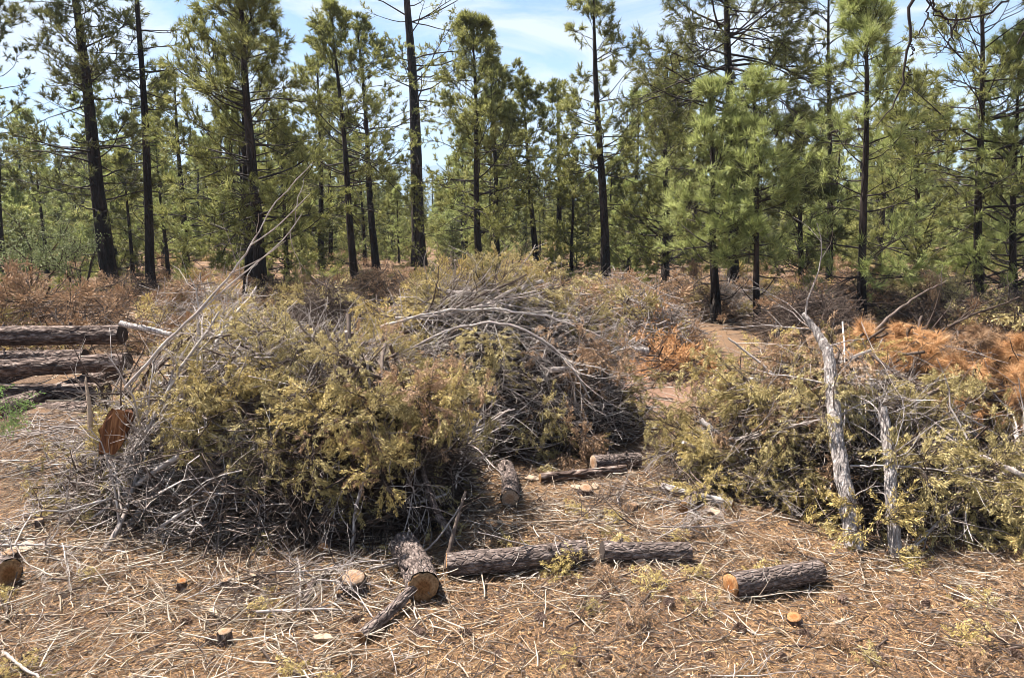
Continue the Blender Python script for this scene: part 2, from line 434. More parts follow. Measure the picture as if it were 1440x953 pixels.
# ------------------------------------------------------------------ pines
def pine_meshes(seed, H, r0, c0=0.4, Lmax=2.5, nl=60, M=14, nlen=0.16, nw=0.013, lean=(0, 0), nsub=8, ntuft=6, dead=8,
                droop=0.0, wob=0.02, mat=None, sides=10, top_full=0.12, spread=0.9, el=(-8, 45), drop=0.15, squeeze=0.55, foot=True):
    rng = np.random.default_rng(seed)
    K = 14
    s = np.concatenate([[0, 0.25 / H, 0.7 / H], np.linspace(0, 1, K - 2)[1:]])
    ph = rng.uniform(0, 6, 2)
    cx = lean[0] * s + wob * H * np.sin(s * 5 + ph[0]) * s * (1 - s) * 1.4
    cyv = lean[1] * s + wob * H * np.sin(s * 4 + ph[1]) * s * (1 - s) * 1.4
    C = np.stack([cx, cyv, s * H - 0.15 * (s == 0)], -1)
    rad = r0 * (1 - s) ** 0.8 * 0.93 + 0.012
    s_foot = np.exp(-s * H / 0.35); rad = rad * (1 + 0.45 * s_foot)
    gt = Geo()
    tubes(gt, C[None], rad[None], sides, jit=0.05, rng=rng)
    trunk = gt.mesh('trunk', M_TRUNK)
    # limbs
    u = np.sort(rng.uniform(0, 1, nl) ** 0.9)
    u = np.round(u * nl / 3.2) / (nl / 3.2) + rng.normal(size=nl) * 0.008    # loose whorls
    u = np.clip(u, 0, 0.995)
    h = c0 + (1 - c0) * u * 0.985
    Ls = Lmax * (np.minimum(1, 0.55 + 1.6 * u) * (1 - u) ** 0.65 + top_full) * rng.uniform(0.55, 1.12, nl)
    st, _ = on(rng, np.repeat(C[None], nl, 0), np.arange(nl), h)
    az = rng.uniform(0, 2 * math.pi, nl)
    e = np.radians(el[0] + (el[1] - el[0]) * u ** 1.3 + rng.normal(size=nl) * 9)
    d = np.stack([np.cos(az) * np.cos(e), np.sin(az) * np.cos(e), np.sin(e)], -1)
    Pl = grow(rng, st, d, Ls, 7, 0.11, (0, 0, 0.06 - droop))
    gl = Geo(); gc = Geo()
    r1 = (0.009 + 0.010 * Ls)[:, None] * np.linspace(1, 0.22, 7)[None] * (0.45 + 0.55 * (1 - u))[:, None]
    tubes(gl, Pl, r1, 4)
    if dead:
        hd = rng.uniform(max(0.12, c0 * 0.4), c0 + 0.1, dead)
        sd, _ = on(rng, np.repeat(C[None], dead, 0), np.arange(dead), hd)
        a2 = rng.uniform(0, 6.28, dead)
        Pd = grow(rng, sd, np.stack([np.cos(a2), np.sin(a2), rng.normal(size=dead) * 0.25], -1), Lmax * rng.uniform(0.2, 0.75, dead), 6, 0.2, (0, 0, -0.03))
        tubes(gl, Pd, np.linspace(1, 0.25, 6)[None] * np.full((dead, 1), 0.018), 3)
        di = np.repeat(np.arange(dead), 3)
        q, tt = on(rng, Pd, di, rng.uniform(0.3, 0.9, len(di)))
        P3 = grow(rng, q, aside(rng, tt, np.full(len(di), 0.8)), np.full(len(di), Lmax * 0.16), 4, 0.2)
        tubes(gl, P3, np.linspace(1, 0.3, 4)[None] * np.full((len(di), 1), 0.007), 3)
    # side branches
    ii = np.repeat(np.arange(nl), nsub)
    ii = ii[rng.random(len(ii)) > drop + 0.08]
    tpos = rng.uniform(0.28, 1.0, len(ii)) ** 0.75
    q, tt = on(rng, Pl, ii, tpos)
    Lsub = (0.42 * Ls[ii] * (1.15 - tpos) + 0.16)
    ds = aside(rng, tt, rng.uniform(0.5, 1.05, len(ii)), flat=squeeze)
    Ps = grow(rng, q, ds, Lsub, 4, 0.14, (0, 0, 0.07 - droop * 0.6))
    tubes(gl, Ps, np.linspace(1, 0.35, 4)[None] * (0.005 + 0.008 * Lsub)[:, None], 3)
    # twigs carrying tufts
    jj = np.repeat(np.arange(len(ii)), ntuft)
    t2 = rng.uniform(0.5, 1.0, len(jj))
    q, tt = on(rng, Ps, jj, t2)
    dt = nrm(aside(rng, tt, rng.uniform(0.2, 1.0, len(jj))) + np.array([0, 0, 0.35 - droop]))
    tl = rng.uniform(0.03, 0.16, len(jj)) * (0.6 + 0.25 * Lmax)
    end = q + dt * tl[:, None]
    if M >= 9:
        tubes(gl, np.stack([q, end], 1), np.full((len(jj), 2), 0.004), 3)
    needles(gc, rng, end, dt, M, nlen, nw, spread)
    # leader
    tip = C[-1][None] - np.array([[0, 0, 1.0]]) * rng.uniform(0, 0.06 * H, 14)[:, None]
    needles(gc, rng, tip, np.tile([[0, 0, 1.0]], (14, 1)), M * 2, nlen * 1.2, nw, 0.9)
    limbs = gl.mesh('limbs', M_LIMB)
    crown = gc.mesh('crown', mat or M_NEEDLE, False)
    return trunk, limbs, crown


def pine(meshes, loc, label, group=None, rz=0.0, sc=1.0, name='pine_tree', cat='pine tree', rx=0, ry=0):
    root = bpy.data.objects.new(name, None); COL.objects.link(root)
    root.location = loc; root.rotation_euler = (rx, ry, rz); root.scale = (sc, sc, sc)
    tag(root, label, cat, group)
    for nm, me in zip(('trunk', 'limbs', 'crown'), meshes):
        c = link(nm, me, root)
        if nm != 'trunk': c['kind'] = 'stuff'
    return root


def base_top(bx, by, tx, ty):
    b = G(bx, by); t = at(tx, ty, b[1])
    return b, t[2] - b[2], t[0] - b[0]


# (base px, base py, top px, top py, trunk half width px, options, label)
NAMED = [
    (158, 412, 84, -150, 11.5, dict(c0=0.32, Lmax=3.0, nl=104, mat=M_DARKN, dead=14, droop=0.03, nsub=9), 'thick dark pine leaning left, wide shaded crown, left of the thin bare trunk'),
    (213, 414, 184, -190, 6.5, dict(c0=0.50, Lmax=1.7, nl=42, dead=34, nsub=6, ntuft=4), 'straight thin black-trunked pine with short bare twigs, beside the leaning dark pine'),
    (368, 432, 335, -80, 9.5, dict(c0=0.26, Lmax=2.6, nl=104, dead=10, nsub=9, ntuft=7), 'full yellow-green pine rising behind the long bare forked branch'),
    (352, 418, 344, 30, 8.0, dict(c0=0.42, Lmax=2.0, nl=60, dead=14), 'dark pine trunk close behind the full yellow-green pine'),
    (500, 402, 466, 22, 5.5, dict(c0=0.42, Lmax=2.6, nl=60, dead=16), 'slender pine with rounded top, left one of two leaning together'),
    (530, 386, 502, 30, 5.5, dict(c0=0.50, Lmax=2.8, nl=56, dead=18), 'slender leaning pine just left of the thick reddish trunk'),
    (590, 376, 562, -190, 10.5, dict(c0=0.46, Lmax=4.6, nl=60, dead=30, droop=0.01, nsub=7), 'tallest thick reddish-trunked pine with long level limbs near centre'),
    (675, 402, 664, 34, 5.5, dict(c0=0.30, Lmax=2.6, nl=88, dead=16, mat=M_NEEDLE, nsub=9), 'dense crowned pine right of the thick reddish trunk'),
    (700, 392, 690, 95, 5.0, dict(c0=0.34, Lmax=2.2, nl=66, dead=14), 'shorter pine crowding the dense crowned pine on its right'),
    (757, 390, 733, 120, 4.5, dict(c0=0.50, Lmax=2.2, nl=44, dead=14), 'thin pine bending left over the blue ridge, bare lower trunk'),
    (785, 382, 785, 122, 4.5, dict(c0=0.40, Lmax=2.2, nl=48, dead=16, drop=0.3), 'upright open-crowned pine before the blue ridge'),
    (852, 406, 834, -30, 7.0, dict(c0=0.44, Lmax=2.1, nl=62, dead=26), 'tall pine with clumped flat top and straight dark trunk right of centre'),
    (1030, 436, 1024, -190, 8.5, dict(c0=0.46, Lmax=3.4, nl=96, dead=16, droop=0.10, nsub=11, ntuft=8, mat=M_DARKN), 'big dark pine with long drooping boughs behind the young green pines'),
    (1166, 400, 1166, -60, 4.5, dict(c0=0.50, Lmax=3.2, nl=56, dead=18), 'far pine with level limbs between the drooping pine and the young pine'),
    (1378, 442, 1378, -90, 6.0, dict(c0=0.40, Lmax=2.6, nl=84, dead=16), 'tall pine near the right edge behind the bright green one'),
    (2, 396, -14, -60, 7.5, dict(c0=0.40, Lmax=2.0, nl=50, dead=10, mat=M_DARKN), 'dark pine cut by the left edge of the picture'),
    (262, 385, 245, 110, 5.0, dict(c0=0.24, Lmax=2.6, nl=66, dead=10), 'mid-height pine between the thin black trunk and the full pine'),
    (452, 380, 446, 60, 4.5, dict(c0=0.3, Lmax=2.6, nl=66, dead=10), 'loose crowned pine far behind the bare forked branch tip'),
]
for i, (bx, by, tx, ty, hw, kw, lab) in enumerate(NAMED):
    b, H, dx = base_top(bx, by, tx, ty)
    dep = b[1]
    r0 = hw * dep / FPX
    kk = dict(M=11, nlen=0.17, nw=0.0007 * dep + 0.004)
    kk.update(kw)
    me = pine_meshes(100 + i, H, r0, lean=(dx, 0.0), **kk)
    pine(me, b, lab)

YOUNG = [
    (1212, 470, 1218, -25, 6.0, dict(c0=0.26, Lmax=1.6, nl=58), 'tall young pine with long bright needle tufts, bare leader at top'),
    (1007, 456, 1000, 132, 6.5, dict(c0=0.38, Lmax=1.5, nl=54), 'bushy bright green young pine, left of the young pair'),
    (1065, 462, 1060, 118, 4.5, dict(c0=0.42, Lmax=1.3, nl=50), 'bushy young pine on thin trunk, right of the young pair'),
    (1290, 420, 1290, 120, 5.0, dict(c0=0.12, Lmax=2.4, nl=90, mat=M_NEEDLE), 'wide olive green pine between the tall young pine and right edge'),
    (1424, 440, 1432, 60, 5.0, dict(c0=0.12, Lmax=2.6, nl=110), 'dense bright green pine with low branches at the right edge'),
    (1128, 415, 1120, 170, 4.0, dict(c0=0.10, Lmax=2.0, nl=80, mat=M_DARKN), 'low branching green pine behind the tall young pine'),
    (935, 402, 935, 130, 5.0, dict(c0=0.14, Lmax=2.3, nl=84, mat=M_NEEDLE), 'broad soft green pine left of the bushy young pair'),
]
for i, (bx, by, tx, ty, hw, kw, lab) in enumerate(YOUNG):
    b, H, dx = base_top(bx, by, tx, ty)
    kk = dict(M=18, nlen=0.19, nw=0.0006 * b[1] + 0.003, el=(0, 55), dead=10, mat=M_YOUNG, spread=0.85, nsub=7, ntuft=4, squeeze=0.8)
    kk.update(kw)
    me = pine_meshes(300 + i, H, hw * b[1] / FPX, lean=(dx, 0), **kk)
    pine(me, b, lab, name='young_pine', cat='pine tree')

# forest behind: shared variants, each tree a thing of its own
VAR = []
for k in range(9):
    bush = k >= 6
    VAR.append(pine_meshes(500 + k, [9, 11, 12.5, 8, 14, 10, 4.2, 5.5, 3.4][k], [0.14, 0.16, 0.2, 0.12, 0.22, 0.15, 0.08, 0.09, 0.07][k],
                           c0=[0.2, 0.30, 0.36, 0.14, 0.32, 0.22, 0.05, 0.06, 0.04][k], Lmax=[1.9, 2.0, 2.2, 1.7, 2.5, 1.8, 1.5, 1.7, 1.3][k],
                           nl=66 if not bush else 60, M=8, nlen=0.20, nw=0.036, nsub=7, ntuft=5, dead=10, sides=7,
                           lean=([0.3, -0.4, 0.2, 0, -0.5, 0.3, 0, 0, 0][k], 0), mat=M_NEEDLE if k % 3 else M_YOUNG))
rs = random.Random(11)
DESC = ['slim pine with a ragged high crown', 'bare-trunked pine with a thin crown', 'tall pine with a flat open crown', 'young pine with a narrow crown',
        'tall heavy-limbed pine', 'leaning pine with a loose crown', 'bushy little pine branching to the ground', 'round bushy juniper-like pine', 'knee-high seedling pine thicket']
taken = [(G(a[0], a[1])[0], G(a[0], a[1])[1]) for a in NAMED + YOUNG]
cnt = 0
LM = [(60, 'at the left edge'), (140, 'behind the leaf shrub'), (200, 'beside the leaning dark pine'), (260, 'right of the thin black trunk'), (330, 'left of the full pine'),
      (420, 'behind the full pine'), (485, 'left of the leaning pair'), (560, 'behind the leaning pair'), (630, 'behind the thick reddish trunk'), (700, 'behind the dense crowned pine'),
      (760, 'beside the bent thin pine'), (820, 'in the ridge gap'), (890, 'behind the flat topped pine'), (960, 'left of the young pines'), (1040, 'behind the left young pine'),
      (1110, 'behind the drooping pine'), (1180, 'left of the tall young pine'), (1250, 'behind the tall young pine'), (1340, 'behind the wide olive pine'), (9999, 'at the right edge')]
def where(x, y):
    px = 720 + FPX * x / y
    h = next(w for e, w in LM if px < e)
    dd = 'near row' if y < 36 else 'second row' if y < 46 else 'third row' if y < 58 else 'deep row' if y < 75 else 'farthest row'
    return h, dd
tries = 0
while cnt < 292 and tries < 12000:
    tries += 1
    y = 27 + 72 * rs.random() ** 1.15
    x = rs.uniform(-0.80, 0.80) * y
    if any((x - a) ** 2 + (y - b) ** 2 < (2.3 if y < 50 else 1.7) ** 2 for a, b in taken): continue
    px = 720 + FPX * x / y
    v = rs.choice([0, 0, 1, 2, 3, 3, 5, 6, 6, 7, 7, 7, 4, 3])
    if 600 < px < 1000 and y < 60: v = rs.choice([0, 3, 3, 6, 7, 5])        # keep the ridge and sky gap open
    sc = rs.uniform(0.8, 1.12)
    if 740 < px < 840: sc *= 0.72
    taken.append((x, y))
    h, dd = where(x, y)
    HV = [9, 11, 12.5, 8, 14, 10, 4.2, 5.5, 3.4][v]
    if 545 < 720 + FPX * x / y < 640 or 735 < 720 + FPX * x / y < 865: sc = min(sc, (2.2 + y * rs.uniform(0.02, 0.085)) / HV)
    if v < 6: sc = min(sc, (2.2 + y * (310 - rs.uniform(85, 200)) / 1040) / HV)
    pine(VAR[v], (x, y, float(gh(x, y)) - 0.05), f'{DESC[v]}, {dd}, {h}', 'pines of the forest behind the clearing', rz=rs.uniform(0, 6.28), sc=sc)
    cnt += 1

# the far wood that reads as one mass
rng = np.random.default_rng(77)
gT = Geo(); gN = Geo()
for k in range(430):
    y = rng.uniform(85, 200); x = rng.uniform(-0.8, 0.8) * y
    H = rng.uniform(6, 12.0); z0 = float(gh(x, y))
    if -0.18 < x / y < 0.14: H = 2.2 + y * rng.uniform(0.02, 0.06)
    P = np.stack([np.full(3, x), np.full(3, y), z0 + np.array([-0.2, H * 0.5, H])], -1)
    tubes(gT, P[None], np.array([[0.16, 0.1, 0.02]]), 4)
    nT = 120
    u = rng.uniform(0, 1, nT); a = rng.uniform(0, 6.28, nT); r = rng.uniform(0.2, 1, nT) * (1 - u * 0.85) * rng.uniform(1.6, 2.4)
    C = np.stack([x + r * np.cos(a), y + r * np.sin(a), z0 + H * (0.05 + 0.95 * u)], -1)
    needles(gN, rng, C, nrm(np.stack([np.cos(a), np.sin(a), 0.3 + 0 * a], -1)), 7, 0.6, 0.16, 1.2)
fw = link('far_wood', gN.mesh('far_wood', M_NEEDLE, False)); tag(fw, 'distant pine wood closing the view between the trunks', 'wood', kind='stuff')
ft = link('far_trunks', gT.mesh('far_trunks', M_TRUNK), fw); tag(ft, kind='stuff')

# thickets of saplings between the trunks
SAP = []
for k in range(5):
    rg = np.random.default_rng(1200 + k); nT = 110
    u = rg.uniform(0, 1, nT); a = rg.uniform(0, 6.28, nT); r = rg.uniform(0.15, 1, nT) * (1 - u * 0.8) * [0.8, 1.0, 0.7, 1.1, 0.9][k]
    C = np.stack([r * np.cos(a), r * np.sin(a), 0.1 + 2.2 * u], -1)
    g = Geo(); needles(g, rg, C, nrm(np.stack([np.cos(a), np.sin(a), 0.5 + 0 * a], -1)), 7, 0.24, 0.040, 1.0)
    g.add(np.array([[0.03, 0, 0], [-0.03, 0.02, 0], [0, 0, 2.3]]), T=[(0, 1, 2)])
    SAP.append(g.arrays())
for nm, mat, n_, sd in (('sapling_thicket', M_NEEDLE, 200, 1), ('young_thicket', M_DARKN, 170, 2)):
    rg = np.random.default_rng(1300 + sd); V0 = Geo()
    for k in range(n_):
        y = 30 + 62 * rg.random(); x = rg.uniform(-0.8, 0.8) * y; f = rg.uniform(0.5, 1.1) + y / 110; a = rg.uniform(0, 6.28)
        V, T, Q = SAP[k % 5]; rot = np.array([[math.cos(a), -math.sin(a), 0], [math.sin(a), math.cos(a), 0], [0, 0, 1]])
        V0.add(V @ rot.T * f * np.array([1, 1, 0.9]) + np.array([x, y, float(gh(x, y))]), T=T)
    tag(link(nm, V0.mesh(nm, mat, False)), {'sapling_thicket': 'thicket of small olive pine saplings between the far trunks', 'young_thicket': 'dark green seedlings scattered between the far trunks'}[nm], 'saplings', kind='stuff')

# ------------------------------------------------------------------ shrub with pale round leaves, left
def shrub(seed, base, H, W, nst, nleaf, lab, leaf=0.05):
    rng = np.random.default_rng(seed)
    a = rng.uniform(0, 6.28, nst); o = rng.uniform(0, 0.25, nst)
    st = np.stack([o * np.cos(a), o * np.sin(a), np.full(nst, -0.05)], -1)
    P = grow(rng, st, np.stack([np.cos(a) * 0.45, np.sin(a) * 0.45, np.ones(nst)], -1), H * rng.uniform(0.8, 1.1, nst), 9, 0.13)
    gs = Geo(); tubes(gs, P, np.linspace(1, 0.25, 9)[None] * rng.uniform(0.022, 0.045, (nst, 1)), 5)
    ii = np.repeat(np.arange(nst), 16)
    q, tt = on(rng, P, ii, rng.uniform(0.3, 1, len(ii)))
    P2 = grow(rng, q, aside(rng, tt, rng.uniform(0.5, 1.1, len(ii))), W * rng.uniform(0.15, 0.45, len(ii)), 5, 0.2, (0, 0, 0.05))
    tubes(gs, P2, np.linspace(1, 0.3, 5)[None] * np.full((len(ii), 1), 0.009), 3)
    jj = rng.integers(0, len(ii), nleaf)
    q, tt = on(rng, P2, jj, rng.uniform(0.2, 1, nleaf))
    d = nrm(rng.normal(size=(nleaf, 3)))
    q = q + d * rng.uniform(0.02, 0.16, (nleaf, 1))
    gl = Geo(); sprigs(gl, rng, q, d, leaf, leaf * 0.75)
    root = bpy.data.objects.new('leafy_shrub', None); COL.objects.link(root); root.location = base
    tag(root, lab, 'shrub')
    link('stems', gs.mesh('stems', M_TWIG), root)['kind'] = 'stuff'; link('leaves', gl.mesh('leaves', M_LEAF, False), root)['kind'] = 'stuff'

b = G(45, 415); shrub(1, b, 3.0, 2.2, 8, 5200, 'silvery green broad-leaved shrub tree behind the stacked logs at left', 0.055)
b = G(112, 410); shrub(2, b, 2.5, 1.7, 7, 3600, 'smaller pale-leaved shrub left of the thick leaning pine', 0.055)


# ------------------------------------------------------------------ cut boughs and bare branches
def bare_branch(seed, L, r0, n1=9, n2=3, bend=0.13, wild=1.0):
    rng = np.random.default_rng(seed)
    P = grow(rng, np.zeros((1, 3)), np.array([[1.0, 0, 0]]), np.array([L]), 11, bend * 0.7)
    gs = Geo(); tubes(gs, P, (r0 * np.linspace(1, 0.2, 11) ** 0.8)[None], 6, cap=True, jit=0.06, rng=rng)
    ii = np.zeros(n1, int); t = rng.uniform(0.12, 0.97, n1)
    q, tt = on(rng, P, ii, t)
    L1 = L * rng.uniform(0.25, 0.6, n1) * (1.15 - t) * wild + 0.1
    P1 = grow(rng, q, aside(rng, tt, rng.uniform(0.4, 0.95, n1), 0.7), L1, 7, bend * 1.3)
    tubes(gs, P1, (r0 * 0.5 * (1.1 - t) + 0.0025)[:, None] * np.linspace(1, 0.3, 7)[None], 4)
    ii = np.repeat(np.arange(n1), n2); t = rng.uniform(0.2, 0.95, len(ii))
    q, tt = on(rng, P1, ii, t)
    P2 = grow(rng, q, aside(rng, tt, rng.uniform(0.4, 1.0, len(ii)), 0.8), L1[ii] * rng.uniform(0.25, 0.6, len(ii)), 5, bend * 1.5)
    tubes(gs, P2, np.full((len(ii), 1), 0.0032) * np.linspace(1, 0.5, 5)[None], 3)
    return gs


def juniper_bough(seed, L=1.3, r0=0.018, n1=12, n2=8, ns=44, fill=1.0):
    rng = np.random.default_rng(seed)
    P = grow(rng, np.zeros((1, 3)), np.array([[1.0, 0, 0]]), np.array([L]), 9, 0.09)
    gs = Geo(); gf = Geo()
    tubes(gs, P, (r0 * np.linspace(1, 0.2, 9))[None], 6, cap=True, jit=0.06, rng=rng)
    t = rng.uniform(0.22, 0.98, n1)
    q, tt = on(rng, P, np.zeros(n1, int), t)
    L1 = L * rng.uniform(0.3, 0.5, n1) * (1.2 - t) + 0.12
    P1 = grow(rng, q, aside(rng, tt, rng.uniform(0.5, 1.0, n1), 0.6), L1, 6, 0.16)
    tubes(gs, P1, (r0 * 0.42 * (1.15 - t) + 0.002)[:, None] * np.linspace(1, 0.35, 6)[None], 4)
    ii = np.repeat(np.arange(n1), n2); t = rng.uniform(0.22, 1.0, len(ii))
    q, tt = on(rng, P1, ii, t)
    L2 = rng.uniform(0.09, 0.26, len(ii))
    P2 = grow(rng, q, aside(rng, tt, rng.uniform(0.3, 0.95, len(ii)), 0.8), L2, 4, 0.2, (0, 0, -0.30))
    tubes(gs, P2, np.full((len(ii), 1), 0.0025) * np.linspace(1, 0.5, 4)[None], 3)
    jj = np.repeat(np.arange(len(ii)), ns)
    jj = jj[rng.random(len(jj)) < fill]
    q, tt = on(rng, P2, jj, rng.uniform(0.12, 1.0, len(jj)) ** 0.8)
    d = nrm(aside(rng, tt, rng.uniform(0.1, 0.85, len(jj))) + np.array([0, 0, -0.3]))
    q = q + d * rng.uniform(0, 0.022, (len(jj), 1))
    sprigs(gf, rng, q, d, 0.033, 0.0080)
    return gs, gf


def pine_bough(seed, L=1.1):
    rng = np.random.default_rng(seed)
    P = grow(rng, np.zeros((1, 3)), np.array([[1.0, 0, 0]]), np.array([L]), 8, 0.1)
    gs = Geo(); gf = Geo()
    tubes(gs, P, (0.016 * np.linspace(1, 0.25, 8))[None], 6, cap=True)
    n1 = 10; t = rng.uniform(0.25, 0.98, n1)
    q, tt = on(rng, P, np.zeros(n1, int), t)
    P1 = grow(rng, q, aside(rng, tt, rng.uniform(0.5, 0.9, n1), 0.6), L * rng.uniform(0.2, 0.4, n1), 5, 0.14)
    tubes(gs, P1, np.linspace(1, 0.5, 5)[None] * np.full((n1, 1), 0.006), 4)
    ii = np.repeat(np.arange(n1), 7)
    q, tt = on(rng, P1, ii, rng.uniform(0.35, 1, len(ii)))
    needles(gf, rng, q, nrm(tt + rng.normal(size=tt.shape) * 0.35 + np.array([0, 0, -0.3])), 26, 0.14, 0.0055, 0.75)
    q, tt = on(rng, P, np.zeros(14, int), rng.uniform(0.4, 1, 14))
    needles(gf, rng, q, tt, 26, 0.14, 0.0055, 0.8)
    return gs, gf


BARE = [bare_branch(20 + k, [1.5, 1.2, 1.8, 1.0, 1.4, 1.6, 0.9, 2.0][k], [0.012, 0.008, 0.021, 0.006, 0.015, 0.009, 0.006, 0.027][k], n1=[10, 9, 12, 8, 11, 14, 7, 12][k], n2=4).mesh('bare_branch', M_GREY) for k in range(8)]
BLEN = [1.5, 1.2, 1.8, 1.0, 1.4, 1.6, 0.9, 2.0]
JUN = []
JLEN = [1.3, 1.1, 1.4, 0.9, 1.2, 1.0, 0.75, 0.6]
for k in range(8):
    gs, gf = juniper_bough(60 + k, JLEN[k], fill=[1, 1, 0.85, 1, 0.7, 1, 1, 0.9][k], n1=[13, 12, 14, 11, 12, 11, 9, 8][k])
    JUN.append((gs.mesh('juniper_bough', M_TWIG), gf.mesh('foliage', M_JUNI, False)))
PB = []
for k in range(4):
    gs, gf = pine_bough(90 + k, [1.1, 0.9, 1.2, 0.7][k])
    PB.append((gs.mesh('pine_bough', M_TWIG), gf.mesh('needles', M_ORAN, False)))
PLEN = [1.1, 0.9, 1.2, 0.7]


def frame(p, d, up, L, sc):
    """matrix that lays an asset grown along +X with its middle at p"""
    x = nrm(np.array(d, float)); z = np.array(up, float); y = nrm(np.cross(z, x)); z = np.cross(x, y)
    o = np.array(p) - x * L * sc * 0.5
    m = Matrix(((x[0] * sc, y[0] * sc, z[0] * sc, o[0]), (x[1] * sc, y[1] * sc, z[1] * sc, o[1]), (x[2] * sc, y[2] * sc, z[2] * sc, o[2]), (0, 0, 0, 1)))
    return m


def own_mat(o, mat):
    o.material_slots[0].link = 'OBJECT'; o.material_slots[0].material = mat


class Pile:
    def __init__(self, name, c, a, b, h, rot=0.0, power=0.65):
        self.name, self.c, self.a, self.b, self.h, self.rot, self.p = name, np.array(c[:2], float), a, b, h, rot, power
    def point(self, u, v, shell):
        ca, sa = math.cos(self.rot), math.sin(self.rot)
        lx, ly = u * self.a, v * self.b
        r2 = min(u * u + v * v, 0.999)
        z = self.h * (1 - r2) ** self.p * shell
        x = self.c[0] + ca * lx - sa * ly; y = self.c[1] + sa * lx + ca * ly
        nx_, ny_ = u / self.a, v / self.b
        nz_ = 0.55 / self.h * (1 - r2) ** 0.35 + 0.12
        nv = nrm(np.array([ca * nx_ - sa * ny_, sa * nx_ + ca * ny_, nz_]))
        return np.array([x, y, z + float(gh(x, y)) + 0.03]), nv
    def spot(self, p):
        """words for a place in the pile"""
        dx, dy = p[0] - self.c[0], p[1] - self.c[1]
        z = p[2] / self.h
        hw = 'left end' if dx < -0.6 * self.a else 'left side' if dx < -0.2 * self.a else 'middle' if dx < 0.2 * self.a else 'right side' if dx < 0.6 * self.a else 'right end'
        vw = 'at foot of' if z < 0.2 else 'low on' if z < 0.45 else 'halfway up' if z < 0.7 else 'high on' if z < 0.92 else 'topping'
        fw_ = 'front' if dy < -0.25 * self.b else 'back' if dy > 0.25 * self.b else 'centre'
        return f'{vw} {self.name}, {hw} {fw_}'


def heading(d):
    if d[2] > 0.6: return 'straight up'
    w = 'left' if d[0] < -0.5 else 'right' if d[0] > 0.5 else 'forward' if d[1] < 0 else 'backward'
    return w + (' upward' if d[2] > 0.22 else ' downward' if d[2] < -0.22 else '')


def scatter(pile, seed, n, kind, mats, size=(0.8, 1.15), shell=(0.7, 1.03), lift=(-0.1, 0.3), out=0.5, zone=None, variants=None, along=None, hollow=0.0):
    rs = np.random.default_rng(seed)
    made = 0
    while made < n:
        u, v = rs.uniform(-1, 1, 2)
        if u * u + v * v > 1: continue
        if zone and not zone(u, v, rs): continue
        p, nv = pile.point(u, v, rs.uniform(*shell))
        if kind == 'juniper' and hollow and p[2] < (0.5 if v < -0.2 else 0.25) * pile.h and rs.random() < hollow: continue
        if kind == 'juniper' and np.sin(p[0] * 5.1 + seed) + np.sin(p[1] * 4.3 + 2 * seed) + np.sin(p[2] * 9 + seed) > (1.5 if pile.name.startswith('right') else 0.75): continue      # bare patches
        tdir = rs.normal(size=3)
        if along is not None: tdir = np.array(along) * rs.choice([1, 1, 1, -1]) + tdir * 0.45
        outward = np.array([nv[0], nv[1], -0.5])
        d = nrm(nrm(tdir) * (1 - out) + nrm(outward) * out)
        d = nrm(d - nv * float(d @ nv) + nv * rs.uniform(*lift))
        sc = rs.uniform(*size)
        if kind == 'bare':
            k = int(rs.integers(0, 8)) if variants is None else int(rs.choice(variants)); L = BLEN[k]; me = BARE[k]
        elif kind == 'juniper':
            k = int(rs.integers(0, 8)) if variants is None else int(rs.choice(variants)); L = JLEN[k]; me = JUN[k][0]
        else:
            k = int(rs.integers(0, 4)); L = PLEN[k]; me = PB[k][0]
        # keep both ends out of the soil
        for e in (-0.5, 0.5):
            low = p[2] + d[2] * L * sc * e - 0.04
            if low < 0 and abs(d[2]) > 0.02:
                d[2] *= 0.4; d = nrm(d)
        mat = mats[int(rs.integers(0, len(mats)))]
        o = bpy.data.objects.new({'bare': 'bare_branch', 'juniper': 'juniper_bough', 'pine': 'pine_bough'}[kind], me); COL.objects.link(o)
        o.matrix_world = frame(p, d, (nv * 0.45 + np.array([0, 0, 0.8]) if kind != 'bare' else nv) + rs.normal(size=3) * 0.2, L, sc)
        size_w = 'long' if L * sc > 1.25 else 'short' if L * sc < 0.85 else 'mid-length'
        if kind == 'bare':
            own_mat(o, mat)
            lab = f"{size_w} {'grey' if mat is M_GREY else 'brown'} bare branch pointing {heading(d)}, {pile.spot(p)}"; cat = 'branch'
        else:
            f = link('foliage' if kind == 'juniper' else 'needles', (JUN if kind == 'juniper' else PB)[k][1], o)
            own_mat(f, mat)
            cw = {M_JUNI: 'olive', M_JUNY: 'yellowed', M_JUNB: 'browned', M_ORAN: 'orange'}[mat]
            lab = f"{size_w} {cw} {'juniper' if kind == 'juniper' else 'pine'} bough pointing {heading(d)}, {pile.spot(p)}"; cat = 'bough'
        tag(o, lab, cat, f"cut {'bare branches' if kind == 'bare' else 'leafy boughs'} in the {pile.name}")
        made += 1


def tangle(pile, seed, n, mat, lab, rad=(0.002, 0.006), ln=(0.25, 0.9), shell=(0.15, 1.0), bend=0.16):
    rng = np.random.default_rng(seed)
    u = rng.uniform(-1, 1, (n * 2, 2)); u = u[(u ** 2).sum(1) < 1][:n]
    pts = np.array([pile.point(a, b, rng.uniform(*shell))[0] for a, b in u])
    nn = len(pts)
    d = rng.normal(size=(nn, 3)); d[:, 2] *= 0.45
    L = rng.uniform(*ln, nn)
    P = grow(rng, pts - nrm(d) * L[:, None] * 0.5, d, L, 6, bend)
    P[..., 2] = np.maximum(P[..., 2], gh(P[..., 0], P[..., 1]) + 0.004)
    g = Geo(); tubes(g, P, rng.uniform(*rad, (nn, 1)) * np.linspace(1, 0.45, 6)[None], 3)
    o = link('twig_tangle', g.mesh('twig_tangle', mat)); tag(o, lab, 'twigs', kind='stuff')


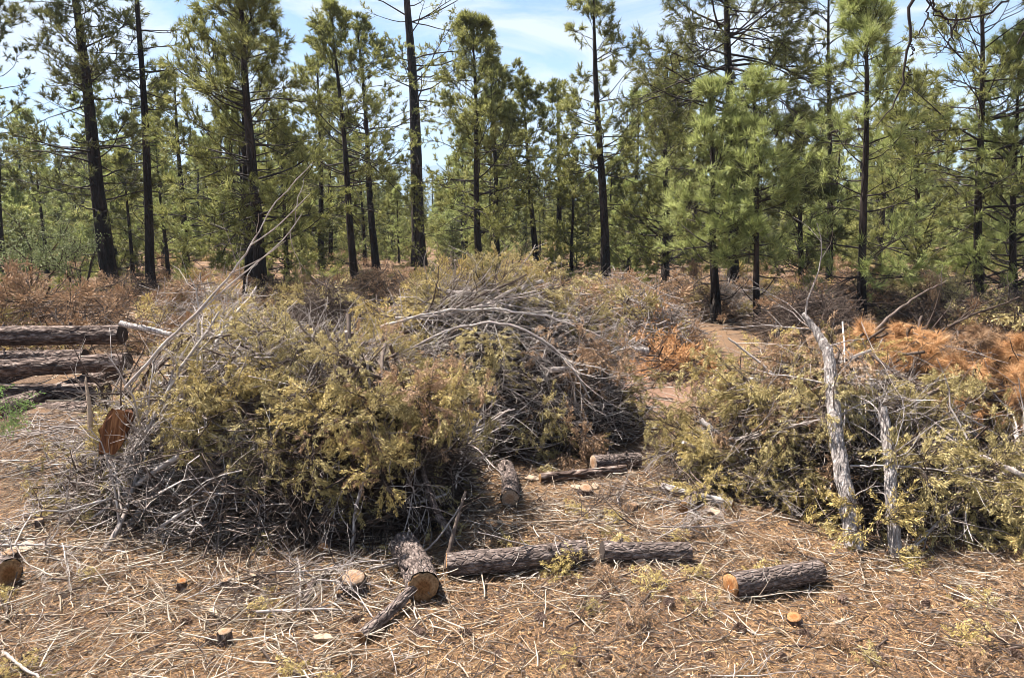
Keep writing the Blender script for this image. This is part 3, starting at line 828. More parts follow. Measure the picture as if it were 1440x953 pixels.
def joined(pts_frames, assets):
    """many low-detail copies in one mesh: list of (matrix 4x4, asset index)"""
    out = Geo()
    for mtx, k in pts_frames:
        V, T, Q = assets[k]
        M_ = np.array(mtx)
        out.add(V @ M_[:3, :3].T + M_[:3, 3], T=T, Q=Q)
    return out


LOWF = []; LOWS = []
for k in range(5):
    rngl = np.random.default_rng(640 + k)
    gs, gf = juniper_bough(640 + k, 1.2, n1=11, n2=6, ns=1)
    P = grow(rngl, np.zeros((1, 3)), np.array([[1.0, 0, 0]]), np.array([1.2]), 7, 0.1)
    t = rngl.uniform(0.15, 1, 13); q, tt = on(rngl, P, np.zeros(13, int), t)
    P1_ = grow(rngl, q, aside(rngl, tt, rngl.uniform(0.5, 1, 13), 0.6), 0.5 * (1.25 - t), 5, 0.16)
    g1 = Geo(); tubes(g1, P, 0.016 * np.linspace(1, 0.3, 7)[None], 4); tubes(g1, P1_, np.full((13, 1), 0.006) * np.linspace(1, 0.4, 5)[None], 3)
    ii = rngl.integers(0, 13, 620); q, tt = on(rngl, P1_, ii, rngl.uniform(0.1, 1, 620))
    dd = aside(rngl, tt, rngl.uniform(0.2, 1.1, 620)); q = q + dd * rngl.uniform(0, 0.11, (620, 1))
    g2 = Geo(); sprigs(g2, rngl, q, dd, 0.075, 0.020)
    LOWS.append(g1.arrays()); LOWF.append(g2.arrays())


def mass(pile, seed, n, size=(0.8, 1.2), shell=(0.5, 0.95), out=0.4, lift=(-0.1, 0.3)):
    rs = np.random.default_rng(seed); fr = []
    while len(fr) < n:
        u, v = rs.uniform(-1, 1, 2)
        if u * u + v * v > 1: continue
        p, nv = pile.point(u, v, rs.uniform(*shell))
        d = nrm(nrm(rs.normal(size=3)) * (1 - out) + nrm(np.array([nv[0], nv[1], -0.5])) * out)
        d = nrm(d - nv * float(d @ nv) + nv * rs.uniform(*lift))
        if p[2] < 0.3: d[2] *= 0.3; d = nrm(d)
        fr.append((frame(p, d, nv, 1.2, rs.uniform(*size)), int(rs.integers(0, 5))))
    return fr


P1 = Pile('left brush pile', (-2.05, 6.25), 1.65, 1.45, 1.24, power=0.9)
P1b = Pile('left brush pile', (-1.22, 5.6), 0.78, 0.80, 1.12)
P2 = Pile('middle brush pile', (-0.22, 8.0), 1.55, 1.25, 1.50, power=0.85)
P3 = Pile('right brush pile', (2.75, 6.3), 1.10, 1.10, 0.98)
P3R = Pile('right brush pile', (3.50, 5.70), 1.10, 0.80, 0.44)
P4 = Pile('orange pine heap', (4.15, 7.0), 1.6, 1.0, 1.14)
G_ = [M_GREY, M_GREY, M_GREY, M_TWIG]
# left pile: grey twigs on the left, green boughs on the right and front
tangle(P1, 1, 3000, M_GREY, 'fine grey twigs tangled through the left brush pile', shell=(0.3, 1.04))
scatter(P1, 2, 84, 'bare', G_, along=(0.6, -0.2, 0.5), out=0.15, lift=(-0.1, 0.28), size=(0.6, 1.0))
scatter(P1, 3, 44, 'juniper', [M_JUNI, M_JUNI, M_JUNY], shell=(0.95, 1.10), out=0.45, variants=[3, 5, 6, 7, 6], size=(0.6, 0.95))
scatter(P1b, 4, 56, 'juniper', [M_JUNI, M_JUNI, M_JUNI, M_JUNI, M_JUNY, M_JUNB], shell=(0.75, 1.06), out=0.6, size=(0.55, 0.9), hollow=0.75)
scatter(P1b, 5, 44, 'bare', G_, shell=(0.8, 1.12), out=0.4, size=(0.5, 0.9))
tangle(P1b, 6, 900, M_TWIG, 'fine twigs darkened as shade inside the green end of the left brush pile')  # dark bark inside the pile carries its shade as colour
# middle pile
tangle(P2, 7, 3200, M_GREY, 'fine grey twigs tangled through the middle brush pile', shell=(0.3, 1.05), ln=(0.3, 1.1))
scatter(P2, 8, 78, 'bare', G_, shell=(0.85, 1.06), out=0.2, along=(1, -0.1, 0.1), size=(0.65, 1.0), lift=(-0.1, 0.2))
scatter(P2, 9, 26, 'juniper', [M_JUNI, M_JUNI, M_JUNB], shell=(0.8, 1.03), out=0.5, size=(0.7, 1.0))
scatter(P2, 10, 28, 'juniper', [M_JUNY, M_JUNI], shell=(0.95, 1.08), zone=lambda u, v, r: v > -0.05 and u < 0.3, lift=(0.1, 0.4), size=(0.7, 1.0))
# right pile
tangle(P3, 11, 1600, M_GREY, 'fine grey twigs tangled through the right brush pile', shell=(0.3, 1.02))
tangle(P3R, 21, 900, M_GREY, 'fine grey twigs tangled through the low end of the right brush pile', shell=(0.3, 1.02))
scatter(P3, 12, 66, 'juniper', [M_JUNI, M_JUNI, M_JUNI, M_JUNI, M_JUNY, M_JUNB], shell=(0.75, 1.06), out=0.6, size=(0.6, 0.95), hollow=0.2)
P3L = Pile('right brush pile', (1.78, 6.1), 0.55, 0.6, 0.38)
scatter(P3L, 24, 13, 'juniper', [M_JUNI, M_JUNI, M_JUNY], shell=(0.6, 1.0), out=0.5, size=(0.5, 0.8))
scatter(P3L, 25, 12, 'bare', G_, shell=(0.6, 1.0), out=0.4, size=(0.4, 0.7))
scatter(P3R, 22, 54, 'juniper', [M_JUNI, M_JUNI, M_JUNI, M_JUNY], shell=(0.6, 1.05), out=0.6, size=(0.6, 0.95))
scatter(P3, 13, 34, 'bare', G_, shell=(0.7, 1.06), out=0.3, size=(0.5, 0.9), lift=(-0.1, 0.25))
scatter(P3R, 23, 26, 'bare', G_, shell=(0.7, 1.06), out=0.3, size=(0.5, 0.9), lift=(-0.1, 0.25))
for pl, n_, sd in ((Pile('litter by split stump', (-1.2, 4.2), 0.75, 0.4, 0.07), 18, 1), (Pile('gap litter', (0.9, 5.2), 0.8, 0.6, 0.06), 16, 2), (Pile('far left litter', (-3.0, 4.8), 0.7, 0.5, 0.07), 16, 3)):
    scatter(pl, 4000 + sd, n_, 'bare', [M_GREY, M_GREY, M_TWIG], shell=(0.3, 1.0), out=0.1, size=(0.3, 0.62), lift=(-0.03, 0.12), variants=[0, 1, 3, 4, 5, 6])
for pl, n_, sd, nm in ((P1, 36, 1, 'left brush pile'), (P1b, 40, 2, 'green end of the left brush pile'), (P2, 50, 3, 'middle brush pile'), (P3, 60, 4, 'right brush pile'), (P3R, 55, 5, 'low end of the right brush pile'), (P4, 30, 6, 'orange pine heap')):
    fr = mass(pl, 3000 + sd, n_, size=(0.45, 0.8), shell=(0.1, 0.62), out=0.2)
    fo = link('inner_brush', joined(fr, LOWS).mesh('inner_brush', M_TWIG)); tag(fo, f'dense limbs darkened as shade, packed inside the {nm}', 'brush', kind='stuff')  # inner fill: shade of the hollows put into the dark bark colour
    tangle(pl, 3100 + sd, 4200, M_TWIG, f'twigs darkened as shade, packed deep inside the {nm}', shell=(0.1, 0.85), rad=(0.003, 0.009), ln=(0.2, 0.7))
# orange pine tops behind the right pile
scatter(P4, 16, 130, 'pine', [M_ORAN, M_ORAN, M_ORAN, M_ORAN, M_JUNB], shell=(0.7, 1.03), out=0.45, lift=(-0.2, 0.12), size=(0.6, 1.0))
scatter(P4, 17, 20, 'bare', [M_TWIG, M_GREY], shell=(0.7, 1.1), lift=(0.0, 0.4), size=(0.5, 0.9))
# heaps farther back: each one thing, its boughs and sticks too small to pick apart
def heap(lab, pxc, pyb, Y, wpx, h, depth, groups, seed, tw=500, sticks=M_TWIG):
    x = (pxc - 720) / FPX * Y * 1.01
    P = Pile(lab, (x, Y), wpx / 2 * Y / FPX, depth, h * 0.86)
    root = bpy.data.objects.new('brush_heap', None); COL.objects.link(root); root.location = (x, Y, float(gh(x, Y))); tag(root, lab, 'brush heap', 'heaps of cut brush')
    O = np.array(root.location); Tm = Matrix.Translation(-Vector(O))
    sf = []
    for j, (n_, mat) in enumerate(groups):
        fr = mass(P, seed + j, n_, size=(0.7, 1.15), shell=(0.55, 1.04))
        fr = [(Tm @ a_, b_) for a_, b_ in fr]; sf += fr
        link('foliage', joined(fr, LOWF).mesh('foliage', mat, False), root)['kind'] = 'stuff'
    link('stems', joined(sf, LOWS).mesh('stems', M_TWIG), root)['kind'] = 'stuff'
    rng = np.random.default_rng(seed + 7)
    u = rng.uniform(-1, 1, (tw * 2, 2)); u = u[(u ** 2).sum(1) < 1][:tw]
    pts = np.array([P.point(a_, b_, rng.uniform(0.5, 1.04))[0] for a_, b_ in u]); nn = len(pts)
    d = rng.normal(size=(nn, 3)); d[:, 2] *= 0.4; L = rng.uniform(0.3, 1.1, nn)
    Pp = grow(rng, pts - nrm(d) * L[:, None] * 0.5, d, L, 6, 0.16)
    Pp[..., 2] = np.maximum(Pp[..., 2], gh(Pp[..., 0], Pp[..., 1]) + 0.01)
    g = Geo(); tubes(g, Pp - O, rng.uniform(0.004, 0.010, (nn, 1)) * np.linspace(1, 0.45, 6)[None], 3)
    link('sticks', g.mesh('sticks', sticks), root)['kind'] = 'stuff'
heap('brown brush heap behind the stacked logs, far left', 75, 460, 12.8, 310, 1.12, 1.6, [(34, M_JUNB), (10, M_JUNY)], 200, tw=420)
heap('brown brush heap right of the thin black trunk', 285, 430, 15.5, 150, 1.05, 1.2, [(16, M_JUNB), (6, M_JUNI)], 210, tw=420, sticks=M_GREY)
heap('dark round brush heap under the two leaning pines', 462, 440, 15.0, 105, 1.05, 1.0, [(10, M_JUNI)], 220, tw=900)
heap('yellow green brush heap rising behind the middle pile', 605, 430, 10.6, 230, 1.50, 1.1, [(22, M_JUNY), (14, M_JUNI)], 230, tw=500, sticks=M_GREY)
heap('tan brush heap below the upright open pine', 770, 420, 13.0, 190, 1.20, 1.2, [(14, M_JUNI), (12, M_JUNB)], 240, tw=700, sticks=M_GREY)
heap('orange and tan brush heap at the edge of the dirt clearing', 912, 485, 12.3, 140, 1.12, 1.1, [(18, M_JUNB), (12, M_JUNI), (5, M_ORAN)], 250, tw=700, sticks=M_GREY)
heap('twiggy pinkish brush heap below the young pines', 1138, 470, 13.5, 115, 0.95, 1.0, [(8, M_JUNB)], 260, tw=2000)
heap('brown brush heap at the far right behind the orange pine tops', 1420, 440, 13.0, 170, 1.1, 1.3, [(16, M_JUNB), (10, M_JUNI)], 270, tw=600)
heap('low brush heap behind the feet of the young pines', 1035, 450, 17.0, 130, 0.8, 1.0, [(10, M_JUNI), (6, M_JUNB)], 280, tw=700, sticks=M_GREY)
heap('rusty brush heap left of the young pine pair', 960, 430, 17.0, 130, 0.95, 1.1, [(12, M_JUNB), (6, M_JUNI)], 320, tw=500)
heap('rusty tan brush heap between the young pine pair and the tall young pine', 1195, 440, 16.0, 110, 1.0, 1.0, [(12, M_JUNB), (4, M_ORAN)], 330, tw=700)
heap('tan brush heap left of the far right pine trunk', 1300, 430, 15.0, 130, 1.0, 1.0, [(8, M_JUNB), (8, M_JUNI)], 340, tw=700)
heap('pale brush heap beyond the dirt clearing', 860, 425, 18.0, 120, 0.9, 1.0, [(10, M_JUNB), (6, M_JUNY)], 350, tw=500, sticks=M_GREY)
heap('low olive brush heap behind the middle pile crest', 700, 420, 16.0, 150, 0.95, 1.0, [(8, M_JUNI), (8, M_JUNB)], 360, tw=500)
heap('rusty brush heap left of the thick reddish trunk', 530, 410, 20.0, 110, 0.95, 1.1, [(12, M_JUNB)], 370, tw=400)
heap('low rusty brush heap by the leaning dark pine', 190, 415, 19.5, 110, 0.9, 1.1, [(12, M_JUNB)], 380, tw=400)
heap('low tan brush heap left of the two leaning pines', 400, 410, 19.0, 110, 0.8, 1.1, [(8, M_JUNB), (6, M_JUNY)], 290, tw=300)
heap('small orange needle heap on the dirt clearing', 945, 500, 10.6, 62, 0.36, 0.4, [(7, M_ORAN)], 300, tw=60)
heap('low yellow brush heap behind the left pile crest', 330, 450, 11.5, 170, 0.9, 0.8, [(14, M_JUNY), (10, M_JUNI)], 310, tw=500, sticks=M_GREY)


# low dry brush and grass between the trunks
for nm, mat, n_, sd in (('dry_undergrowth', M_JUNB, 260, 1), ('green_undergrowth', M_NEEDLE, 300, 2), ('pale_undergrowth', M_JUNY, 110, 3)):
    rg = np.random.default_rng(900 + sd); fr = []
    for k in range(n_):
        y = 18 + 62 * rg.random() ** 1.15; x = rg.uniform(-0.8, 0.8) * y
        if 0.10 < x / y < 0.30 and y < 17: continue
        a_ = rg.uniform(0, 6.28)
        fr.append((frame((x, y, float(gh(x, y)) + 0.2), (math.cos(a_), math.sin(a_), 0.1), (0, 0, 1), 1.2, rg.uniform(0.5, 1.0) + y / 60), int(rg.integers(0, 5))))
    tag(link(nm, joined(fr, LOWF).mesh(nm, mat, False)), {'dry_undergrowth': 'dry brown brush scattered between the pine trunks', 'green_undergrowth': 'low green brush scattered between the pine trunks', 'pale_undergrowth': 'pale yellow grass tufts between the pine trunks'}[nm], 'undergrowth', kind='stuff')

# ------------------------------------------------------------------ logs, stumps, chunks
def disc(name, mat, C, axis, r, parent, rng, bump=0.0):
    """sawn face: local Z is the trunk axis; unit radius so that the ring pattern fits"""
    S = 28
    a = np.arange(S) / S * 2 * math.pi
    rv = 1 + 0.035 * np.sin(a * 3 + rng.uniform(0, 6)) + 0.02 * np.sin(a * 7) + 0.02 * rng.normal(size=S)
    V = [[0, 0, 0.02 * bump]]; T = []
    for q_, rad in enumerate((0.5, 0.94)):
        V += [[math.cos(x) * rad * f, math.sin(x) * rad * f, rng.normal() * 0.012] for x, f in zip(a, rv)]
    V += [[math.cos(x) * 0.96 * f, math.sin(x) * 0.96 * f, -0.12] for x, f in zip(a, rv)]
    for i in range(S):
        j = (i + 1) % S
        T.append((0, 1 + i, 1 + j))
    Q = [(1 + i, 1 + S + i, 1 + S + (i + 1) % S, 1 + (i + 1) % S) for i in range(S)] + [(1 + S + i, 1 + 2 * S + i, 1 + 2 * S + (i + 1) % S, 1 + S + (i + 1) % S) for i in range(S)]
    g = Geo(); g.add(V, T=T, Q=Q)
    o = link(name, g.mesh(name, mat), parent)
    o.rotation_mode = 'QUATERNION'; o.rotation_quaternion = Vector(axis).to_track_quat('Z', 'Y')
    o.location = C; o.scale = (r, r, r)
    return o


def log(A, B, r, lab, mat=M_LOGB, cut=(M_CUT, M_CUT), name='cut_log', cat='log', group=None, seed=0, taper=0.94, bend=0.02, knots=2, rough=0.045, K=22, S=26):
    rng = np.random.default_rng(seed + 900)
    A = np.array(A, float); B = np.array(B, float)
    root = bpy.data.objects.new(name, None); COL.objects.link(root); root.location = A; tag(root, lab, cat, group)
    ax = B - A; L = np.linalg.norm(ax); dirv = ax / L
    s = np.linspace(0, 1, K)
    side = nrm(np.cross(dirv, [0.1, 0.2, 1]))
    C = s[:, None] * ax[None] + (np.sin(s * math.pi) * bend * L)[:, None] * side[None]
    a = np.arange(S) / S * 2 * math.pi
    up = np.cross(side, dirv)
    rad = r * (1 - (1 - taper) * s)
    # plated bark: ridges run along the log and break up
    ph = rng.uniform(0, 6, 8)
    ridg = np.zeros((K, S))
    for q_ in range(3):
        f = [5, 9, 13][q_]
        ridg += np.sin(a[None] * f + ph[q_] + 1.5 * np.sin(s[:, None] * (7 + 5 * q_) + ph[q_ + 3])) * [0.5, 0.35, 0.3][q_]
    RR = rad[:, None] * (1 + rough * ridg + rough * 0.5 * rng.normal(size=(K, S)))
    V = C[:, None, :] + RR[..., None] * (np.cos(a)[None, :, None] * side + np.sin(a)[None, :, None] * up)
    g = Geo(); k = np.arange(K - 1)[:, None] * S; q = np.arange(S)[None]
    g.add(V.reshape(-1, 3), Q=np.stack([k + q, k + (q + 1) % S, k + S + (q + 1) % S, k + S + q], -1).reshape(-1, 4))
    me = g.mesh('bark', mat)
    # object space along the log for the bark grain
    o = link('bark', me, root)
    quat = Vector(dirv).to_track_quat('Z', 'Y')
    me.transform(quat.inverted().to_matrix().to_4x4())
    o.rotation_mode = 'QUATERNION'; o.rotation_quaternion = quat
    disc('cut_face', cut[0], tuple(-dirv * 0.004), -dirv, r * 0.97, root, rng)
    disc('cut_face', cut[1], tuple(ax + dirv * 0.004), dirv, r * taper * 0.97, root, rng)
    for q_ in range(knots):
        t = rng.uniform(0.2, 0.85); an = rng.uniform(0.2, 2.9)
        pt = ax * t + r * 0.9 * (math.cos(an) * side + math.sin(an) * up)
        nd = nrm(math.cos(an) * side + math.sin(an) * up + dirv * 0.3)
        kg = Geo(); tubes(kg, np.stack([pt, pt + nd * 0.02, pt + nd * r * 0.45])[None], np.array([[r * 0.2, r * 0.17, r * 0.13]]), 7)
        V_, T_2, Q_2 = kg.arrays()
        kg.add(V_[-7:], T=[(0, i, i + 1) for i in range(1, 6)])
        link('knot_stub', kg.mesh('knot_stub', mat), root)
    return root


def stump(p, r, h, lab, cut=M_CUTP, tilt=(0, 0), seed=0, mat=M_LOGB, group=None):
    A = np.array([p[0], p[1], p[2] - 0.08]); B = A + np.array([tilt[0], tilt[1], h + (0.11 if r > 0.045 else 0.085)])
    o = log(A, B, r * 1.3, lab, mat=mat, cut=(cut, cut), name='tree_stump', cat='stump', group=group, seed=seed, taper=0.78, bend=0.0, knots=0, K=9, S=22, rough=0.06)
    return o


def up(p, z): return np.array([p[0], p[1], p[2] + z])

# foreground logs
log(up(G(596, 856), 0.095), up(G(568, 785), 0.095), 0.095, 'short log pointing at the viewer, brown sawn end toward the camera', seed=1, cut=(M_CUT, M_CUT), taper=0.98)
log(up(G(630, 813), 0.075), up(G(824, 808), 0.075), 0.075, 'long dark rough-barked log lying level in front of the left pile', seed=2, cut=(M_CUTO, M_CUT))
log(up(G(846, 808), 0.065), up(G(968, 800), 0.07), 0.066, 'short dark log lying right of the long level log', seed=3, cut=(M_LOGB, M_CUT))
log(up(G(1026, 851), 0.072), up(G(1150, 822), 0.07), 0.072, 'dark log with bright orange sawn end, right foreground', seed=4, cut=(M_CUTO, M_CUT), bend=0.01)
log(up(G(508, 912), 0.035), up(G(588, 850), 0.10), 0.035, 'slim slanting branch log propped below the brown-ended log', seed=5, taper=0.8, knots=3)
log(up(G(717, 722), 0.072), up(G(711, 662), 0.07), 0.072, 'short log with yellow sawn end between the left and middle piles', seed=6, mat=M_LOGB, cut=(M_CUTP, M_CUT))
log(up(G(834, 662), 0.075), up(G(898, 655), 0.075), 0.075, 'log with pale end tucked under the middle pile', seed=7, cut=(M_CUTP, M_CUT))
log(up(G(962, 730), 0.055), up(G(985, 700), 0.055), 0.05, 'small log stub with brown end beside the right pile', seed=8, cut=(M_CUT, M_CUT))
log(up(G(930, 700), 0.06), up(G(1030, 722), 0.05), 0.032, 'slim grey log lying at the left foot of the right pile', seed=9, mat=M_SHRED, taper=0.8)
log(up(G(14, 826), 0.09), up(G(-90, 800), 0.09), 0.092, 'log with dark brown sawn end poking in at the left edge', seed=10, cut=(M_CUT, M_CUT))
log(up(G(456, 778), 0.04), up(G(470, 735), 0.08), 0.04, 'small log with orange end under the green end of the left pile', seed=11, cut=(M_CUTO, M_CUT))
log(up(G(760, 676), 0.05), up(G(880, 668), 0.05), 0.042, 'thin brown log lying across the gap below the middle pile', seed=12, mat=M_LOGR)
# stumps and discs
stump(G(317, 905), 0.036, 0.07, 'small pale-topped stump lowest in the left foreground', seed=20)
stump(G(318, 820), 0.030, 0.05, 'tiny round pale stump left of the split stump', seed=21)
stump(G(57, 750), 0.028, 0.08, 'small pale stump at left beyond the litter', seed=22)
stump(G(498, 832), 0.070, 0.07, 'broad pinkish stump with slanting sawn top left of the brown-ended log', tilt=(0.01, -0.05), seed=23)
stump(G(14, 792), 0.055, 0.04, 'flat pale stump top behind the log at the left edge', seed=24)
stump(G(1120, 885), 0.040, 0.05, 'short orange-topped stump below the orange-ended log', cut=M_CUTO, tilt=(-0.03, -0.03), seed=25)
stump(G(252, 826), 0.028, 0.06, 'little orange wood stub at the end of a grey stick', cut=M_CUTO, seed=26, tilt=(0.03, -0.02))
stump(G(890, 722), 0.035, 0.04, 'small pale stump in the gap between the piles', seed=27)
stump(G(820, 694), 0.055, 0.04, 'pale slanting stump top before the middle pile', tilt=(0.02, -0.05), seed=28)
stump(G(478, 848), 0.020, 0.05, 'thin dark stump stub left of the slanting branch log', cut=M_CUT, seed=29)

# stack of big logs at left
LG = 'big logs stacked at the left'
for i, (x0, y0, x1, y1, Yd, r, lab) in enumerate([
    (-260, 478, 172, 470, 9.6, 0.130, 'topmost thick reddish log of the stack at left'),
    (-250, 504, 120, 500, 9.2, 0.085, 'second log down, cracked bark, in the left stack'),
    (-240, 534, 180, 508, 8.75, 0.110, 'slanting log in the middle of the left stack'),
    (-260, 592, 130, 580, 8.35, 0.140, 'lowest front log of the left stack, mostly in shade'),
    (-260, 560, 150, 550, 8.85, 0.110, 'dark log hidden in the lower part of the left stack')]):
    log(at(x0, y0, Yd + 0.5), at(x1, y1, Yd), r, lab, mat=M_LOGR, cut=(M_CUT, M_LOGR), group=LG, seed=40 + i, bend=0.03 * (-1) ** i, knots=4, K=60, S=34, rough=0.07)
for i, (px, Yd, z) in enumerate([(-60, 9.1, 0.2), (60, 8.9, 0.2)]):
    a_ = at(px, 560, Yd); log((a_[0], 8.0, 0.1), (a_[0] + 0.2, 10.3, 0.1), 0.12, ['thick bearer log under the left stack, outer one', 'thick bearer log under the left stack, inner one'][i], mat=M_LOGR, seed=50 + i)

# split reddish chunk standing in the left pile
rng = np.random.default_rng(8)
root = bpy.data.objects.new('split_wood_chunk', None); COL.objects.link(root)
tag(root, 'reddish orange split wood chunk standing at the left end of the left pile', 'wood chunk')
c_ = at(155, 606, 5.2); root.location = c_
K, S = 9, 12
s = np.linspace(0, 1, K); a = np.arange(S) / S * 2 * math.pi
prof2 = 0.085 + 0.045 * np.sin(s * 2.6)
V = []
for i in range(K):
    for j in range(S):
        w_ = prof2[i] * (1 + 0.12 * rng.normal() * 0.6)
        x = math.cos(a[j]) * w_ * 1.05; y = math.sin(a[j]) * w_ * 0.55
        if y < 0: y *= 0.35
        V.append((x + 0.08 * s[i], y, (s[i] - 0.5) * 0.30 + 0.03 * math.sin(a[j] * 2)))
g = Geo(); k = np.arange(K - 1)[:, None] * S; q = np.arange(S)[None]
g.add(V, Q=np.stack([k + q, k + (q + 1) % S, k + S + (q + 1) % S, k + S + q], -1).reshape(-1, 4))
g.add([V[(K - 1) * S + j] for j in range(S)], T=[(0, j, j + 1) for j in range(1, S - 1)])
g.add([V[j] for j in range(S)], T=[(0, j + 1, j) for j in range(1, S - 1)])
o = link('heartwood', g.mesh('heartwood', M_CHUNK, False), root)
g = Geo(); V2 = np.array(V).reshape(K, S, 3)[:, :7].copy(); V2 *= 1.06; V2[..., 1] += 0.006
k = np.arange(K - 1)[:, None] * 7; q = np.arange(6)[None]
g.add(V2.reshape(-1, 3), Q=np.stack([k + q, k + q + 1, k + 7 + q + 1, k + 7 + q], -1).reshape(-1, 4))
link('bark', g.mesh('bark', M_LOGR), root)
root.rotation_euler = (R(-12), R(10), R(20)); root.scale = (0.66, 0.8, 0.95)


def limb_thing(pts, rads, lab, mat, name='bare_branch', cat='branch', S=10, twigs=0, seed=0, jit=0.08, forks=(), twl=(0.2, 0.6), twr=0.004, K=26, sub=0):
    """a named branch or trunk along given points, side twigs, forks given as further point lists"""
    rng = np.random.default_rng(seed + 5000)
    def smooth(pts, n):
        pts = np.array(pts, float); t = np.linspace(0, len(pts) - 1, n); i = np.minimum(t.astype(int), len(pts) - 2); w = (t - i)[:, None]
        p0 = pts[np.maximum(i - 1, 0)]; p1 = pts[i]; p2 = pts[i + 1]; p3 = pts[np.minimum(i + 2, len(pts) - 1)]
        return 0.5 * (2 * p1 + (p2 - p0) * w + (2 * p0 - 5 * p1 + 4 * p2 - p3) * w ** 2 + (3 * p1 - p0 - 3 * p2 + p3) * w ** 3)
    P = smooth(pts, K)
    Lt = np.linalg.norm(P[-1] - P[0])
    P[1:-1] += rng.normal(size=P[1:-1].shape) * Lt * 0.0025
    if mat is M_SHRED: P += np.stack([np.sin(np.linspace(0, 9, K) + seed), 0 * P[:, 0], 0 * P[:, 0]], -1) * Lt * 0.004; rads = list(rads)
    rd = np.interp(np.linspace(0, 1, K), np.linspace(0, 1, len(rads)), rads)
    root = bpy.data.objects.new(name, None); COL.objects.link(root); root.location = P[0]; tag(root, lab, cat)
    O = P[0].copy()
    g = Geo(); tubes(g, (P - O)[None], rd[None], S, cap=True, jit=jit, rng=rng)
    V, T2, Q2 = g.arrays(); last = K * S - S
    g.add(V[last:last + S], T=[(0, i, i + 1) for i in range(1, S - 1)])
    link('stem', g.mesh('stem', mat), root)
    if mat is M_SHRED and S >= 10:
        # peeling strips of fibrous bark
        nf = int(14 * K * rads[0] / 0.06); tt0 = rng.uniform(0, 0.9, nf); an = rng.uniform(0, 6.28, nf); ln_ = rng.uniform(0.03, 0.12, nf)
        ax = nrm(P[-1] - P[0]); e1 = nrm(np.cross(ax, [0.3, 1, 0.1])); e2 = np.cross(ax, e1)
        F = []
        for q_ in np.linspace(0, 1, 5):
            tq = np.clip(tt0 + q_ * ln_, 0, 0.999); c_, _t = on(rng, np.repeat(P[None], nf, 0), np.arange(nf), tq)
            rq = np.interp(tq, np.linspace(0, 1, K), rd) * (1.02 + rng.uniform(0, 0.12, nf) * (1 if q_ in (0, 1) else 0.3))
            F.append(c_ + rq[:, None] * (np.cos(an + q_ * 0.25)[:, None] * e1 + np.sin(an + q_ * 0.25)[:, None] * e2))
        g = Geo(); tubes(g, np.stack(F, 1) - O, rng.uniform(0.0015, 0.0045, (nf, 1)) * np.array([[0.5, 1, 1, 1, 0.4]]), 3)
        link('bark_strips', g.mesh('bark_strips', M_SHRED), root)['kind'] = 'stuff'
    lines = [P]
    for f, fr in forks:
        Pf = smooth(f, 14); lines.append(np.array([Pf[int(x)] for x in np.linspace(0, 13, K)]))
        g = Geo(); tubes(g, (Pf - O)[None], np.linspace(fr[0], fr[1], 14)[None], 6)
        link('fork', g.mesh('fork', mat), root)
    if twigs:
        A = np.stack(lines); ii = rng.integers(0, len(lines), twigs)
        q, tt = on(rng, A, ii, rng.uniform(0.08, 0.97, twigs))
        Lw = rng.uniform(*twl, twigs)
        Pt = grow(rng, q, aside(rng, tt, rng.uniform(0.5, 1.3, twigs)), Lw, 7, 0.17)
        g = Geo(); tubes(g, Pt - O, twr * rng.uniform(0.6, 1.4, (twigs, 1)) * np.linspace(1, 0.35, 7)[None], 4)
        if sub:
            jj = np.repeat(np.arange(twigs), sub)
            q, tt = on(rng, Pt, jj, rng.uniform(0.2, 0.9, len(jj)))
            P3_ = grow(rng, q, aside(rng, tt, rng.uniform(0.4, 1.0, len(jj))), Lw[jj] * 0.4, 5, 0.18)
            tubes(g, P3_ - O, np.full((len(jj), 1), twr * 0.5) * np.linspace(1, 0.5, 5)[None], 3)
        link('twigs', g.mesh('twigs', mat), root)['kind'] = 'stuff'
    return root

# the two shaggy grey trunks leaning on the right pile
limb_thing([at(1199, 772, 4.72), at(1190, 700, 4.9), at(1176, 600, 5.2), at(1166, 510, 5.5), at(1150, 470, 5.65), at(1130, 441, 5.75)],
           [0.056, 0.050, 0.045, 0.038, 0.028, 0.012], 'tall shaggy grey juniper trunk leaning on the right pile', M_SHRED, 'juniper_log', 'log', S=16, twigs=10, seed=1, jit=0.11, twl=(0.25, 0.9), twr=0.006, K=44, sub=2)
limb_thing([at(1259, 782, 4.66), at(1254, 700, 4.8), at(1248, 630, 5.0), at(1242, 572, 5.15)],
           [0.040, 0.035, 0.034, 0.028], 'shorter shaggy grey juniper trunk, right one on the right pile', M_SHRED, 'juniper_log', 'log', S=14, twigs=16, seed=2, jit=0.11, twl=(0.25, 0.8), twr=0.005, K=30, sub=2)
limb_thing([at(468, 800, 5.0), at(452, 720, 5.0), at(436, 650, 5.1), at(425, 610, 5.2)], [0.022, 0.020, 0.015, 0.010], 'crooked grey trunk piece in the dark hollow of the left pile front', M_SHRED, S=10, twigs=12, seed=31, twl=(0.2, 0.5), sub=1)
limb_thing([at(420, 740, 4.9), at(395, 690, 5.0), at(385, 640, 5.15)], [0.014, 0.012, 0.008], 'short peeling grey limb left of the crooked trunk piece', M_SHRED, S=9, twigs=8, seed=32, twl=(0.2, 0.5))
limb_thing([at(640, 770, 4.8), at(606, 700, 4.95), at(590, 640, 5.2)], [0.028, 0.024, 0.016], 'dark leaning limb under the right flank of the left pile', M_LOGB, S=9, twigs=8, seed=33, twl=(0.2, 0.5))
